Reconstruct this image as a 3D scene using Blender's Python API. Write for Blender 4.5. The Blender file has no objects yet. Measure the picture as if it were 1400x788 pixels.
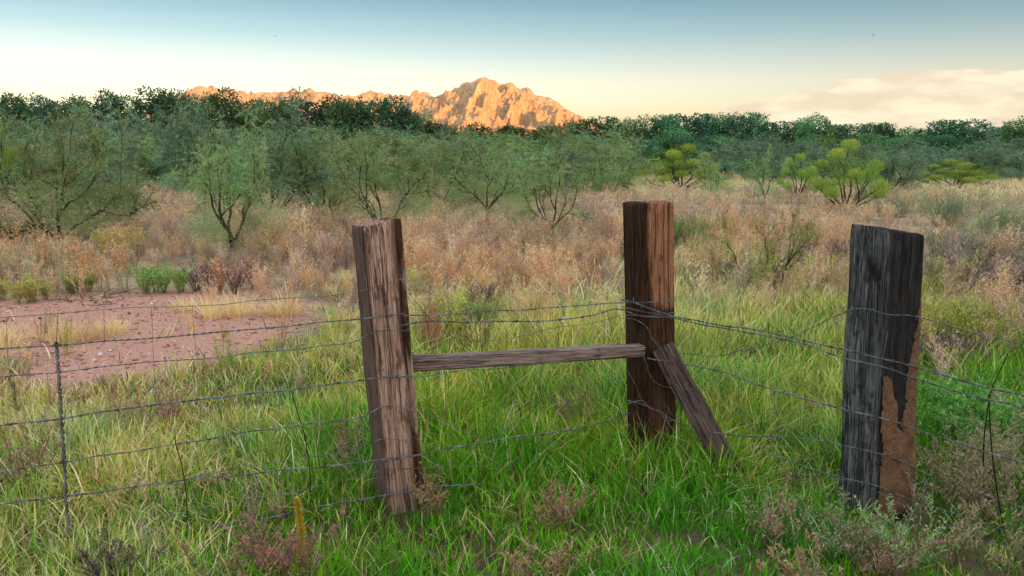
import bpy, math, random
import numpy as np
from mathutils import Vector, Matrix
C = bpy.context.scene
COL = C.collection
R = math.radians

# ------------------------------------------------------------------ camera
FPX, EYE, HORIZON = 1100.0, 1.59, 215.0           # focal length in photo pixels, eye height, horizon row
PITCH = math.atan((394 - HORIZON) / FPX)
cam = bpy.data.cameras.new('camera'); camo = bpy.data.objects.new('camera', cam); COL.objects.link(camo)
cam.sensor_width = 36; cam.lens = FPX / 1400 * 36; cam.clip_start = 0.05; cam.clip_end = 30000
camo.location = (0, 0, EYE); camo.rotation_euler = (math.pi / 2 - PITCH, 0, 0)
C.camera = camo

# ------------------------------------------------------------------ light
SUN_EL = R(5.0)
SUN_H = (0.62, -0.7846)                              # horizontal direction towards the sun: low, behind right
C.view_settings.view_transform = 'Standard'; C.view_settings.look = 'None'
C.view_settings.exposure = 1.34; C.view_settings.gamma = 1
w = bpy.data.worlds.new('World'); C.world = w; w.use_nodes = True
nt = w.node_tree; N = nt.nodes; L = nt.links; N.clear()
def nd(t, **k):
    n = N.new(t)
    for a, v in k.items(): setattr(n, a, v)
    return n
def math_node(op, a, b=None, c=None, clamp=False):
    n = N.new('ShaderNodeMath'); n.operation = op; n.use_clamp = clamp
    for i, v in enumerate((a, b, c)):
        if v is None: continue
        if isinstance(v, (int, float)): n.inputs[i].default_value = v
        else: L.new(v, n.inputs[i])
    return n.outputs[0]
def maprange(v, a, b, c=0.0, d=1.0, smooth=True):
    n = N.new('ShaderNodeMapRange'); n.interpolation_type = 'SMOOTHSTEP' if smooth else 'LINEAR'
    L.new(v, n.inputs[0])
    for i, x in enumerate((a, b, c, d)): n.inputs[i + 1].default_value = x
    return n.outputs[0]
def mixcol(f, a, b, mode='MIX'):
    n = N.new('ShaderNodeMix'); n.data_type = 'RGBA'; n.blend_type = mode; n.clamp_result = False
    for i, v in ((0, f), (6, a), (7, b)):
        if isinstance(v, (int, float)): n.inputs[i].default_value = v
        elif isinstance(v, tuple): n.inputs[i].default_value = (*v, 1)
        else: L.new(v, n.inputs[i])
    return n.outputs[2]
sky = nd('ShaderNodeTexSky', sky_type='NISHITA', sun_disc=False)
sky.sun_elevation = SUN_EL; sky.sun_rotation = math.atan2(SUN_H[0], SUN_H[1])
sky.air_density = 1.0; sky.dust_density = 1.6; sky.ozone_density = 1.0
tc = nd('ShaderNodeTexCoord'); sep = nd('ShaderNodeSeparateXYZ'); L.new(tc.outputs['Generated'], sep.inputs[0])
dx, dy, dz = sep.outputs
zc = math_node('MAXIMUM', dz, 0.0)
# evening sky: the Nishita glow, creamier low down, and an even pale blue vault above it
def sky_ramp(stops):
    r_ = nd('ShaderNodeValToRGB'); L.new(zc, r_.inputs[0])
    while len(r_.color_ramp.elements) < len(stops): r_.color_ramp.elements.new(.5)
    for e, (p, c) in zip(r_.color_ramp.elements, stops): e.position = p; e.color = (*c, 1)
    return r_.outputs[0]
TINT = [(0.0, (1.14, 1.17, 1.95)), (.04, (1.17, 1.12, 1.68)), (.09, (1.03, .94, 1.18)), (.14, (.60, .64, .77)), (.19, (.32, .395, .465)), (.30, (.31, .385, .46)), (1.0, (.31, .385, .46))]
VAULT = [(0.0, (0, 0, 0)), (.10, (0, 0, 0)), (.20, (.0, .02, .04)), (.45, (.34, .36, .37)), (.7, (.47, .48, .485)), (1.0, (.47, .48, .485))]
SKY_STRENGTH = 0.15
evening = mixcol(1.0, sky.outputs[0], sky_ramp(TINT), 'MULTIPLY')
evening = mixcol(1.0, evening, mixcol(1.0, sky_ramp(VAULT), (1 / SKY_STRENGTH,) * 3, 'MULTIPLY'), 'ADD')
# cloud bank low on the right
mp = nd('ShaderNodeMapping'); mp.inputs['Scale'].default_value = (4.5, 4.5, 17); L.new(tc.outputs['Generated'], mp.inputs[0])
no = nd('ShaderNodeTexNoise'); no.inputs['Scale'].default_value = 2.4; no.inputs['Detail'].default_value = 7; no.inputs['Roughness'].default_value = .55
L.new(mp.outputs[0], no.inputs['Vector'])
az = math_node('ADD', math_node('MULTIPLY', dx, .4636), math_node('MULTIPLY', dy, .886))     # cosine to the bank's heading
azm = maprange(az, .958, .997)
top = math_node('MULTIPLY_ADD', azm, .074, .020)
bank = math_node('SUBTRACT', math_node('ADD', top, math_node('MULTIPLY', math_node('SUBTRACT', no.outputs[0], .5), .10)), zc)
cm = maprange(bank, -.001, .007)
cm = math_node('MULTIPLY', cm, maprange(azm, .0, .25))
no2 = nd('ShaderNodeTexNoise'); no2.inputs['Scale'].default_value = 3.0; no2.inputs['Detail'].default_value = 6; L.new(mp.outputs[0], no2.inputs['Vector'])
ccol = mixcol(maprange(no2.outputs[0], .38, .62), tuple(v * 2.6 for v in (.92, .76, .56)), tuple(v * 2.85 for v in (1.0, .90, .66)))
evening = mixcol(math_node('MULTIPLY', cm, .85), evening, ccol)
bg = nd('ShaderNodeBackground'); L.new(evening, bg.inputs[0]); bg.inputs[1].default_value = SKY_STRENGTH
wo = nd('ShaderNodeOutputWorld'); L.new(bg.outputs[0], wo.inputs[0])
sun = bpy.data.lights.new('sun', 'SUN'); sun.energy = 2.6; sun.angle = R(.5); sun.color = (1.0, .43, .11)
so = bpy.data.objects.new('sun', sun); COL.objects.link(so)
SUNV = Vector((SUN_H[0] * math.cos(SUN_EL), SUN_H[1] * math.cos(SUN_EL), math.sin(SUN_EL)))
so.rotation_euler = SUNV.to_track_quat('Z', 'Y').to_euler(); so.location = (0, -20, 60)

# ------------------------------------------------------------------ helpers
rng = np.random.default_rng(7)
SP, CP = math.sin(PITCH), math.cos(PITCH)
def ray(px, py):
    u, v = (px - 700) / FPX, (394 - py) / FPX
    return np.array([u, CP + v * SP, -SP + v * CP])
def at(px, py, Y):                                 # point of that sight line at depth Y
    d = ray(px, py); t = Y / d[1]
    return np.array([d[0] * t, Y, EYE + d[2] * t])
def ground(px, py):
    d = ray(px, py); t = EYE / -d[2]
    return np.array([d[0] * t, d[1] * t, 0.0])
def to_px(x, y):                                   # photo column and row of a ground point (for plant zones)
    zz = y * CP + EYE * SP; v = (y * SP - EYE * CP) / zz
    return 700 + FPX * x / zz, 394 - FPX * v

def mesh_np(name, V, T, cols=None, smooth=False):
    V = np.asarray(V, np.float32).reshape(-1, 3); T = np.asarray(T, np.int32)
    k = T.shape[1]; me = bpy.data.meshes.new(name)
    me.vertices.add(len(V)); me.vertices.foreach_set('co', V.ravel())
    me.loops.add(T.size); me.loops.foreach_set('vertex_index', T.ravel())
    me.polygons.add(len(T)); me.polygons.foreach_set('loop_start', np.arange(0, T.size, k, dtype=np.int32))
    if smooth: me.polygons.foreach_set('use_smooth', np.ones(len(T), bool))
    me.update(calc_edges=True)
    if cols is not None:
        a = me.color_attributes.new('Col', 'FLOAT_COLOR', 'POINT')
        c4 = np.ones((len(V), 4), np.float32); c4[:, :3] = cols; a.data.foreach_set('color', c4.ravel())
    return me
def obj(name, me, mat=None, parent=None):
    o = bpy.data.objects.new(name, me); COL.objects.link(o)
    if mat is not None and not me.materials: me.materials.append(mat)
    if parent is not None: o.parent = parent
    return o
def tag(o, label=None, cat=None, group=None, kind=None):
    for k, v in (('label', label), ('category', cat), ('group', group), ('kind', kind)):
        if v: o[k] = v
    return o
def empty(name, loc, rz=0, s=(1, 1, 1)):
    o = bpy.data.objects.new(name, None); COL.objects.link(o); o.location = loc; o.rotation_euler = (0, 0, rz); o.scale = s
    o.empty_display_size = .1
    return o
def copy_tree(o, parent=None):
    c = o.copy(); COL.objects.link(c)
    if parent is not None: c.parent = parent
    for ch in o.children: copy_tree(ch, c)
    return c
class Geo:
    def __init__(s): s.V, s.T, s.K, s.n = [], [], [], 0
    def add(s, V, T, col=(1, 1, 1)):
        V = np.asarray(V, float).reshape(-1, 3); T = np.asarray(T, int)
        s.V.append(V); s.T.append(T + s.n); s.n += len(V)
        c = np.asarray(col, float); s.K.append(np.broadcast_to(c, (len(V), 3)))
    def get(s): return np.concatenate(s.V), np.concatenate(s.T), np.concatenate(s.K)
    def mesh(s, name, smooth=False):
        V, T, K = s.get(); return mesh_np(name, V, T, K, smooth)
def tube(P, rad, sides=6):
    P = np.asarray(P, float); n = len(P); rad = np.broadcast_to(np.asarray(rad, float), (n,))
    t = np.gradient(P, axis=0); t /= np.linalg.norm(t, axis=1)[:, None] + 1e-12
    ref = np.where(np.abs(t[:, 2:3]) > .9, [[1., 0, 0]], [[0, 0, 1.]])
    a = np.cross(t, ref); a /= np.linalg.norm(a, axis=1)[:, None] + 1e-12; b = np.cross(t, a)
    th = np.arange(sides) * 2 * math.pi / sides
    V = P[:, None, :] + rad[:, None, None] * (np.cos(th)[None, :, None] * a[:, None, :] + np.sin(th)[None, :, None] * b[:, None, :])
    i = np.arange(n - 1)[:, None] * sides; j = np.arange(sides)[None, :]; k = (j + 1) % sides
    A, B, D, E = i + j, i + k, i + sides + j, i + sides + k
    T = np.concatenate([np.stack([A, B, E], -1).reshape(-1, 3), np.stack([A, E, D], -1).reshape(-1, 3)])
    return V.reshape(-1, 3), T
def spline(P, n):
    P = np.asarray(P, float); d = np.r_[0, np.cumsum(np.linalg.norm(np.diff(P, axis=0), axis=1))]
    s = np.linspace(0, d[-1], n); m = np.gradient(P, d, axis=0) if len(P) > 2 else np.repeat((P[1:] - P[:-1]) / d[-1], 2, 0)
    i = np.clip(np.searchsorted(d, s, 'right') - 1, 0, len(P) - 2); h = (d[i + 1] - d[i])[:, None]; t = ((s - d[i])[:, None]) / h
    return ((1 + 2 * t) * (1 - t) ** 2) * P[i] + t * (1 - t) ** 2 * h * m[i] + t * t * (3 - 2 * t) * P[i + 1] + t * t * (t - 1) * h * m[i + 1]
def vnoise(p, seed=0):                              # smooth value noise of an (n,3) array, -1..1
    p = np.asarray(p, float); i = np.floor(p).astype(np.int64); f = p - i; f = f * f * (3 - 2 * f)
    def h(a, b, c):
        n = (a * 374761393 + b * 668265263 + c * 2147483647 + seed * 144665) & 0xffffffff
        n = ((n ^ (n >> 13)) * 1274126177) & 0xffffffff
        return ((n ^ (n >> 16)) & 0xffff) / 32767.5 - 1
    r = 0
    for a in (0, 1):
        for b in (0, 1):
            for c in (0, 1):
                wgt = (f[:, 0] if a else 1 - f[:, 0]) * (f[:, 1] if b else 1 - f[:, 1]) * (f[:, 2] if c else 1 - f[:, 2])
                r = r + wgt * h(i[:, 0] + a, i[:, 1] + b, i[:, 2] + c)
    return r
def fbm(p, oct=4, seed=0, gain=.5):
    p = np.asarray(p, float); r = 0; a = 1
    for o in range(oct): r = r + a * vnoise(p * 2 ** o + 17.3 * o, seed + o); a *= gain
    return r

# ------------------------------------------------------------------ materials
def mat(name):
    m = bpy.data.materials.new(name); m.use_nodes = True
    global N, L
    N = m.node_tree.nodes; L = m.node_tree.links
    b = N['Principled BSDF']; b.inputs['Roughness'].default_value = .85; b.inputs['Specular IOR Level'].default_value = .06
    return m, b
def noise(scale, detail=4, rough=.5, vec=None, mapscale=None, coord='Object', dist=0):
    n = N.new('ShaderNodeTexNoise'); n.inputs['Scale'].default_value = scale; n.inputs['Detail'].default_value = detail
    n.inputs['Roughness'].default_value = rough; n.inputs['Distortion'].default_value = dist
    t = N.new('ShaderNodeTexCoord'); v = t.outputs[coord]
    if mapscale:
        q = N.new('ShaderNodeMapping'); q.inputs['Scale'].default_value = mapscale; L.new(v, q.inputs[0]); v = q.outputs[0]
    L.new(v, n.inputs['Vector']); return n.outputs[0]
def cramp(v, stops):
    r = N.new('ShaderNodeValToRGB'); L.new(v, r.inputs[0])
    while len(r.color_ramp.elements) < len(stops): r.color_ramp.elements.new(.5)
    for e, (p, c) in zip(r.color_ramp.elements, stops): e.position = p; e.color = (*c, 1)
    return r.outputs[0]
def bump(b, h, strength=.5, dist=.01):
    n = N.new('ShaderNodeBump'); n.inputs['Strength'].default_value = strength; n.inputs['Distance'].default_value = dist
    L.new(h, n.inputs['Height']); L.new(n.outputs[0], b.inputs['Normal'])
def leaf_mat(name, trans=.3, vary=.25, rough=.7):
    m, b = mat(name)
    at_ = N.new('ShaderNodeAttribute'); at_.attribute_name = 'Col'
    oi = N.new('ShaderNodeObjectInfo')
    hs = N.new('ShaderNodeHueSaturation'); L.new(at_.outputs['Color'], hs.inputs['Color'])
    L.new(maprange(oi.outputs['Random'], 0, 1, 1 - vary, 1 + vary, False), hs.inputs['Value'])
    L.new(maprange(oi.outputs['Random'], 0, 1, .5 - .03 * vary / .25, .5 + .02 * vary / .25, False), hs.inputs['Hue'])
    L.new(hs.outputs[0], b.inputs['Base Color']); b.inputs['Roughness'].default_value = rough
    tr = N.new('ShaderNodeBsdfTranslucent'); L.new(hs.outputs[0], tr.inputs[0])
    mx = N.new('ShaderNodeMixShader'); mx.inputs[0].default_value = trans
    L.new(b.outputs[0], mx.inputs[1]); L.new(tr.outputs[0], mx.inputs[2])
    L.new(mx.outputs[0], N['Material Output'].inputs[0])
    return m
M = {}
M['grass'] = leaf_mat('grass blades', .25, 0)
M['dry'] = leaf_mat('dry stems', .25, .0)
M['plant'] = leaf_mat('weed leaves', .3, .12)
M['shrub'] = leaf_mat('shrub leaves', .3, .22)
M['tree'] = leaf_mat('tree leaves', .2, .25)

def bark(name, c0, c1):
    m, b = mat(name)
    n = noise(14, 5, .6, mapscale=(1, 1, .25))
    L.new(cramp(n, [(.3, c0), (.7, c1)]), b.inputs['Base Color']); bump(b, n, .6, .02)
    return m
M['bark'] = bark('grey brown bark', (.035, .028, .024), (.11, .085, .07))
M['palebark'] = bark('pale bark', (.09, .08, .07), (.22, .2, .17))

def wood(name, dark, mid, light, grey, incised=False, split=None, sx=1.0):
    m, b = mat(name)
    fine = noise(150 * sx, 8, .75, mapscale=(1, 1, .05), dist=.4)
    grain = noise(72 * sx, 7, .72, mapscale=(1, 1, .035), dist=.3)
    crack = noise(30 * sx, 4, .6, mapscale=(1, 1, .03), dist=.2)
    broad = noise(7, 5, .6, mapscale=(1, 1, .3))
    blot = noise(11, 6, .7, mapscale=(1, 1, .55))
    c = cramp(fine, [(.32, dark), (.47, mid), (.66, light)])
    c = mixcol(maprange(broad, .42, .66, 0, .8), c, grey)
    c = mixcol(maprange(grain, .45, .36, 0, .75), c, dark)
    line = maprange(math_node('ABSOLUTE', math_node('SUBTRACT', crack, .5)), .030, .006)
    c = mixcol(math_node('MULTIPLY', line, .7), c, tuple(v * .6 for v in dark))
    c = mixcol(maprange(blot, .54, .66, 0, .7), c, dark)
    h = math_node('SUBTRACT', math_node('ADD', math_node('MULTIPLY', grain, .7), math_node('MULTIPLY', fine, .5)), math_node('MULTIPLY', line, .5))
    if incised:                                        # rows of small slits left by the pressure treatment
        t = N.new('ShaderNodeTexCoord'); s = N.new('ShaderNodeSeparateXYZ'); L.new(t.outputs['Object'], s.inputs[0])
        wob = math_node('MULTIPLY', math_node('SUBTRACT', noise(6, 3), .5), .06)
        zz = math_node('ADD', s.outputs[2], wob); hh = math_node('ADD', math_node('ADD', s.outputs[0], s.outputs[1]), math_node('MULTIPLY', math_node('SUBTRACT', noise(13, 2), .5), .03))
        row = math_node('ABSOLUTE', math_node('SUBTRACT', math_node('FRACT', math_node('MULTIPLY', zz, 17)), .5))
        colm = math_node('ABSOLUTE', math_node('SUBTRACT', math_node('FRACT', math_node('MULTIPLY', hh, 42)), .5))
        k = math_node('MULTIPLY', maprange(row, .22, .12), maprange(colm, .17, .06))
        k = math_node('MULTIPLY', k, maprange(noise(17, 3, .6), .46, .62))
        c = mixcol(math_node('MULTIPLY', k, .7), c, dark)
    if split: c = split(c)
    L.new(c, b.inputs['Base Color']); bump(b, h, 1.0, .012)
    b.inputs['Roughness'].default_value = .8
    return m
def face_split(c):                                     # the left face is blotchy grey, the right one near black
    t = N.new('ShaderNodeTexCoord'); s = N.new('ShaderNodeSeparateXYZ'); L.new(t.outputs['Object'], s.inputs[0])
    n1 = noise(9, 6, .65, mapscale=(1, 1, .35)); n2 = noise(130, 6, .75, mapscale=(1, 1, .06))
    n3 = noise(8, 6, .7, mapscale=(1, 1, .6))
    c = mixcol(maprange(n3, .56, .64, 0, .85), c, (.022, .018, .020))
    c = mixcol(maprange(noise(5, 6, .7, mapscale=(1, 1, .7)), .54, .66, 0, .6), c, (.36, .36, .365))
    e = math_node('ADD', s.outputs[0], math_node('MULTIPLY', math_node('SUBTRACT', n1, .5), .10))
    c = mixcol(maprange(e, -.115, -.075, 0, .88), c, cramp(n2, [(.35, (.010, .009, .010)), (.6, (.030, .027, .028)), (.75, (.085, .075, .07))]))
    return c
def left_dark(c):                                      # painted shade plus old weathering darken the left face of the pink brown post
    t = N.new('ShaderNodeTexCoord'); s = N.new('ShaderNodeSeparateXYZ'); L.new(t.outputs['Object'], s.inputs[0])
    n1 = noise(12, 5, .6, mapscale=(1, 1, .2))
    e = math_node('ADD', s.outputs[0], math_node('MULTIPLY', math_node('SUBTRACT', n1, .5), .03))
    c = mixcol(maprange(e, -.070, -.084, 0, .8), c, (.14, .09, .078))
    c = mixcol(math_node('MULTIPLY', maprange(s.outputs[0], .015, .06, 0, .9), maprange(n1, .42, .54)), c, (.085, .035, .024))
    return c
def z_split(c):                                        # near black low and on one side, rust brown above
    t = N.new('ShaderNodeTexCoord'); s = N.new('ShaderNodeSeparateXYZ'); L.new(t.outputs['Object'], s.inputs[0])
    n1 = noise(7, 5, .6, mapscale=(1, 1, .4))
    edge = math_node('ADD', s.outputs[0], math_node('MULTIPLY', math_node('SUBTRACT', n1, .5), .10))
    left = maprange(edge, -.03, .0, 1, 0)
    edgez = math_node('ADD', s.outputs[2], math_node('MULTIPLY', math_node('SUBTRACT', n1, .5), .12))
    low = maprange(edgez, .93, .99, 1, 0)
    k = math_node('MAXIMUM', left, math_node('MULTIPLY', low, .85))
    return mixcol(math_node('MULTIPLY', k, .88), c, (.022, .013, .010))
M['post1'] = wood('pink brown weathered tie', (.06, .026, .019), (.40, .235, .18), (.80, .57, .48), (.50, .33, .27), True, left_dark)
M['post2'] = wood('rust brown tie', (.045, .016, .010), (.34, .14, .075), (.62, .33, .20), (.42, .21, .135), False, z_split)
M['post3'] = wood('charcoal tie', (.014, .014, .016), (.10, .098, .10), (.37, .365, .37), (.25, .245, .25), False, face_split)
M['rail'] = wood('grey brown plank', (.07, .045, .040), (.26, .18, .165), (.52, .41, .38), (.36, .28, .265))
M['brace'] = wood('purple brown plank', (.028, .017, .016), (.12, .078, .072), (.27, .19, .175), (.16, .115, .11))
m, b = mat('termite mud'); n = noise(70, 5, .7)
L.new(mixcol(maprange(noise(9, 6, .7), .40, .62, 0, .75), cramp(n, [(.3, (.14, .072, .044)), (.7, (.29, .165, .105))]), cramp(n, [(.3, (.075, .042, .030)), (.7, (.19, .11, .075))])), b.inputs['Base Color']); bump(b, n, .8, .01); M['mud'] = m
m, b = mat('galvanised wire'); n = noise(25, 4)
L.new(cramp(n, [(.35, (.10, .08, .075)), (.55, (.20, .215, .235)), (.75, (.34, .36, .385))]), b.inputs['Base Color'])
b.inputs['Metallic'].default_value = .55; b.inputs['Roughness'].default_value = .5; M['wire'] = m
m, b = mat('dark twig'); b.inputs['Base Color'].default_value = (.03, .022, .018, 1); M['twig'] = m
m, b = mat('bird feathers'); b.inputs['Base Color'].default_value = (.02, .02, .022, 1); M['bird'] = m
m, b = mat('red stone'); n = noise(3, 3, coord='Object'); a = N.new('ShaderNodeAttribute'); a.attribute_name = 'Col'
L.new(a.outputs[0], b.inputs['Base Color']); M['stone'] = m

# mountain rock: orange granite with brush speckle
m, b = mat('desert rock')
n1 = noise(.018, 8, .65); n2 = noise(.075, 5, .75)
c = cramp(n1, [(.3, (.38, .235, .13)), (.55, (.52, .345, .20)), (.75, (.62, .44, .28))])
c = mixcol(maprange(n2, .50, .60, 0, .7), c, (.20, .15, .08))
L.new(c, b.inputs['Base Color']); bump(b, n2, .5, 6); M['rock'] = m

# ground: brown soil with litter, red gravel in the bare patch, straw further out
m, b = mat('dry soil')
n1 = noise(.35, 6, .6); n2 = noise(9, 6, .65); n3 = noise(60, 3, .6)
soil = cramp(n2, [(.3, (.13, .09, .06)), (.55, (.26, .18, .12)), (.75, (.38, .27, .18))])
straw = cramp(n2, [(.3, (.26, .18, .11)), (.7, (.52, .39, .24))])
c = mixcol(maprange(n1, .42, .6), soil, straw)
at_ = N.new('ShaderNodeAttribute'); at_.attribute_name = 'Col'
sp_ = N.new('ShaderNodeSeparateColor'); L.new(at_.outputs['Color'], sp_.inputs[0])
red = cramp(n3, [(.3, (.31, .135, .105)), (.5, (.50, .25, .20)), (.72, (.64, .40, .33))])
red = mixcol(maprange(n2, .35, .7, 0, .5), red, (.50, .31, .24))
edge = math_node('ADD', sp_.outputs[0], math_node('MULTIPLY', math_node('SUBTRACT', n2, .5), .5))
c = mixcol(math_node('MULTIPLY', sp_.outputs[1], .8), c, cramp(n2, [(.3, (.030, .022, .014)), (.7, (.075, .055, .034))]))  # soil under the near grass painted dark for shade between the blades
c = mixcol(maprange(edge, .15, .85), c, red)
L.new(c, b.inputs['Base Color']); bump(b, n3, .7, .02); M['ground'] = m

# ------------------------------------------------------------------ the setting
def patch(x, y):                                    # 1 inside the bare red gravel patch
    x = np.asarray(x, float); y = np.asarray(y, float)
    p = np.stack([x * .9, y * .9, np.zeros_like(x)], -1).reshape(-1, 3)
    wob = (fbm(p, 3, 5) * .13).reshape(x.shape)
    d = np.sqrt(((x + 4.15) / 2.45) ** 2 + ((y - 7.35) / 1.95) ** 2) + wob
    d = d + np.clip((-3.2 - x) * .6, 0, 1) * np.clip((7.1 - y) * .9, 0, 1)
    return np.clip((1.12 - d) / .2, 0, 1)
def bumps(x, y):
    p = np.stack([x, y, np.zeros_like(x)], -1)
    near = np.exp(-(np.hypot(x, y) / 60) ** 2)
    return near * (.018 * fbm(p * 1.3, 3, 2) + .02 * fbm(p * .3, 2, 9)) * (1 - .6 * patch(x, y))
s = np.linspace(-1, 1, 201); g = np.sinh(s * 7.4) / math.sinh(7.4) * 9000
gx, gy = np.meshgrid(g, g + 5.0); gx, gy = gx.ravel(), gy.ravel()
gz = bumps(gx, gy)
n = len(s); i, j = np.meshgrid(np.arange(n - 1), np.arange(n - 1)); a = (j * n + i).ravel()
Q = np.stack([a, a + 1, a + n + 1, a + n], -1)
pk = patch(gx, gy)
grass_shade = np.exp(-((np.hypot(gx - .3, gy - 1)) / 7.5) ** 4)  # mask of the painted contact shade under the near grass
tag(obj('ground', mesh_np('ground', np.stack([gx, gy, gz], -1), Q, np.stack([pk, grass_shade, pk], -1), True), M['ground']), kind='structure')

def profile(pts, x):
    p = np.array(pts, float); return np.interp(x, p[:, 0], p[:, 1])
def range_mesh(name, pts, Y, front, back, nx, ny, seed, spur, rough):
    # a ridge line at distance Y seen over photo columns, with spurs running down to the plain
    P = np.array([[at(px, py, Y)[0], at(px, py, Y)[2]] for px, py in pts])
    x = np.linspace(P[0, 0], P[-1, 0], nx); v = np.linspace(-1, 1, ny)
    X, Vv = np.meshgrid(x, v); yy = np.where(Vv < 0, Vv * front, Vv * back)
    sft = np.stack([X * .004, yy * .002, 0 * X], -1).reshape(-1, 3)
    warp = (fbm(sft, 3, seed) * 60).reshape(X.shape)
    crest = 60 * vnoise(np.stack([x * .006, 0 * x, 0 * x], -1), seed + 3)
    a = np.abs(Vv)
    prof = np.interp(X + warp * a * 1.5, P[:, 0], P[:, 1])
    q = np.stack([(X + warp * 1.0 - yy * .22) * spur, yy * spur * .33, 0 * X], -1).reshape(-1, 3)
    rd = 0; amp = 1
    for o in range(5):
        rd = rd + amp * (1 - np.abs(vnoise(q * 2 ** o + 5.1 * o, seed + 11 + o))) ** 1.5; amp *= .62
    rd = (rd / 2.35).reshape(X.shape)
    base = (1 - a) ** 1.15
    z = prof * (base + (rd - .60) * 1.45 * (a * (1 - a)) ** .7 * rough)
    fine = fbm(np.stack([X * .035, yy * .03, 0 * X], -1).reshape(-1, 3), 4, seed + 40).reshape(X.shape)
    z = z + fine * prof * .065 * np.minimum(1, a * 6 + .6)
    z = np.where(a > .985, -5, np.maximum(z, -5))
    Vx = np.stack([X, Y + yy + crest * (1 - a), z], -1).reshape(-1, 3)
    i, j = np.meshgrid(np.arange(nx - 1), np.arange(ny - 1)); k = (j * nx + i).ravel()
    Tq = np.stack([k, k + 1, k + nx + 1, k + nx], -1)
    return tag(obj(name, mesh_np(name, Vx, Tq, None, False), M['rock']), kind='structure')
range_mesh('mountain', [(520, 205), (545, 170), (562, 128), (572, 124), (588, 131), (603, 133), (620, 124), (635, 117), (646, 114), (654, 111), (664, 110), (674, 114), (684, 118), (697, 116), (712, 121), (728, 124),
                        (745, 132), (765, 143), (785, 154), (800, 164), (830, 186), (870, 212)], 3000, 620, 700, 340, 215, 3, .0125, 1.0)
range_mesh('foothill', [(220, 160), (255, 126), (300, 119), (320, 122), (340, 127), (365, 126), (385, 123), (400, 120), (412, 126), (425, 123), (445, 128), (470, 133), (490, 129),
                        (505, 124), (520, 122), (535, 129), (552, 130), (575, 132), (610, 140), (700, 165), (780, 178), (850, 181), (930, 184), (1000, 188), (1100, 196), (1180, 208)], 4600, 900, 900, 360, 90, 21, .0075, .9)
# unseen rise added behind the viewer, shaped to keep the evening sun off the meadow
D, H = 1500.0, 168.0
u = np.linspace(-2300, 2300, 120); v = np.linspace(-1, 1, 40); U, Vv = np.meshgrid(u, v)
prof = H * np.clip(1 - (np.abs(U - 60) / 2250) ** 4, 0, 1) * (1 + .03 * vnoise(np.stack([U.ravel() * .004, 0 * U.ravel(), 0 * U.ravel()], -1), 4).reshape(U.shape))
z = prof * np.cos(Vv * math.pi / 2) ** 1.6 - .5
hx = SUN_H[0] * (D + Vv * 650) + (-SUN_H[1]) * U; hy = SUN_H[1] * (D + Vv * 650) + SUN_H[0] * U
n = len(u); i, j = np.meshgrid(np.arange(n - 1), np.arange(len(v) - 1)); k = (j * n + i).ravel()
tag(obj('sun_block_hill', mesh_np('sun_block_hill', np.stack([hx, hy, z], -1).reshape(-1, 3), np.stack([k, k + 1, k + n + 1, k + n], -1), None, True), M['rock']), kind='structure')

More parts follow.
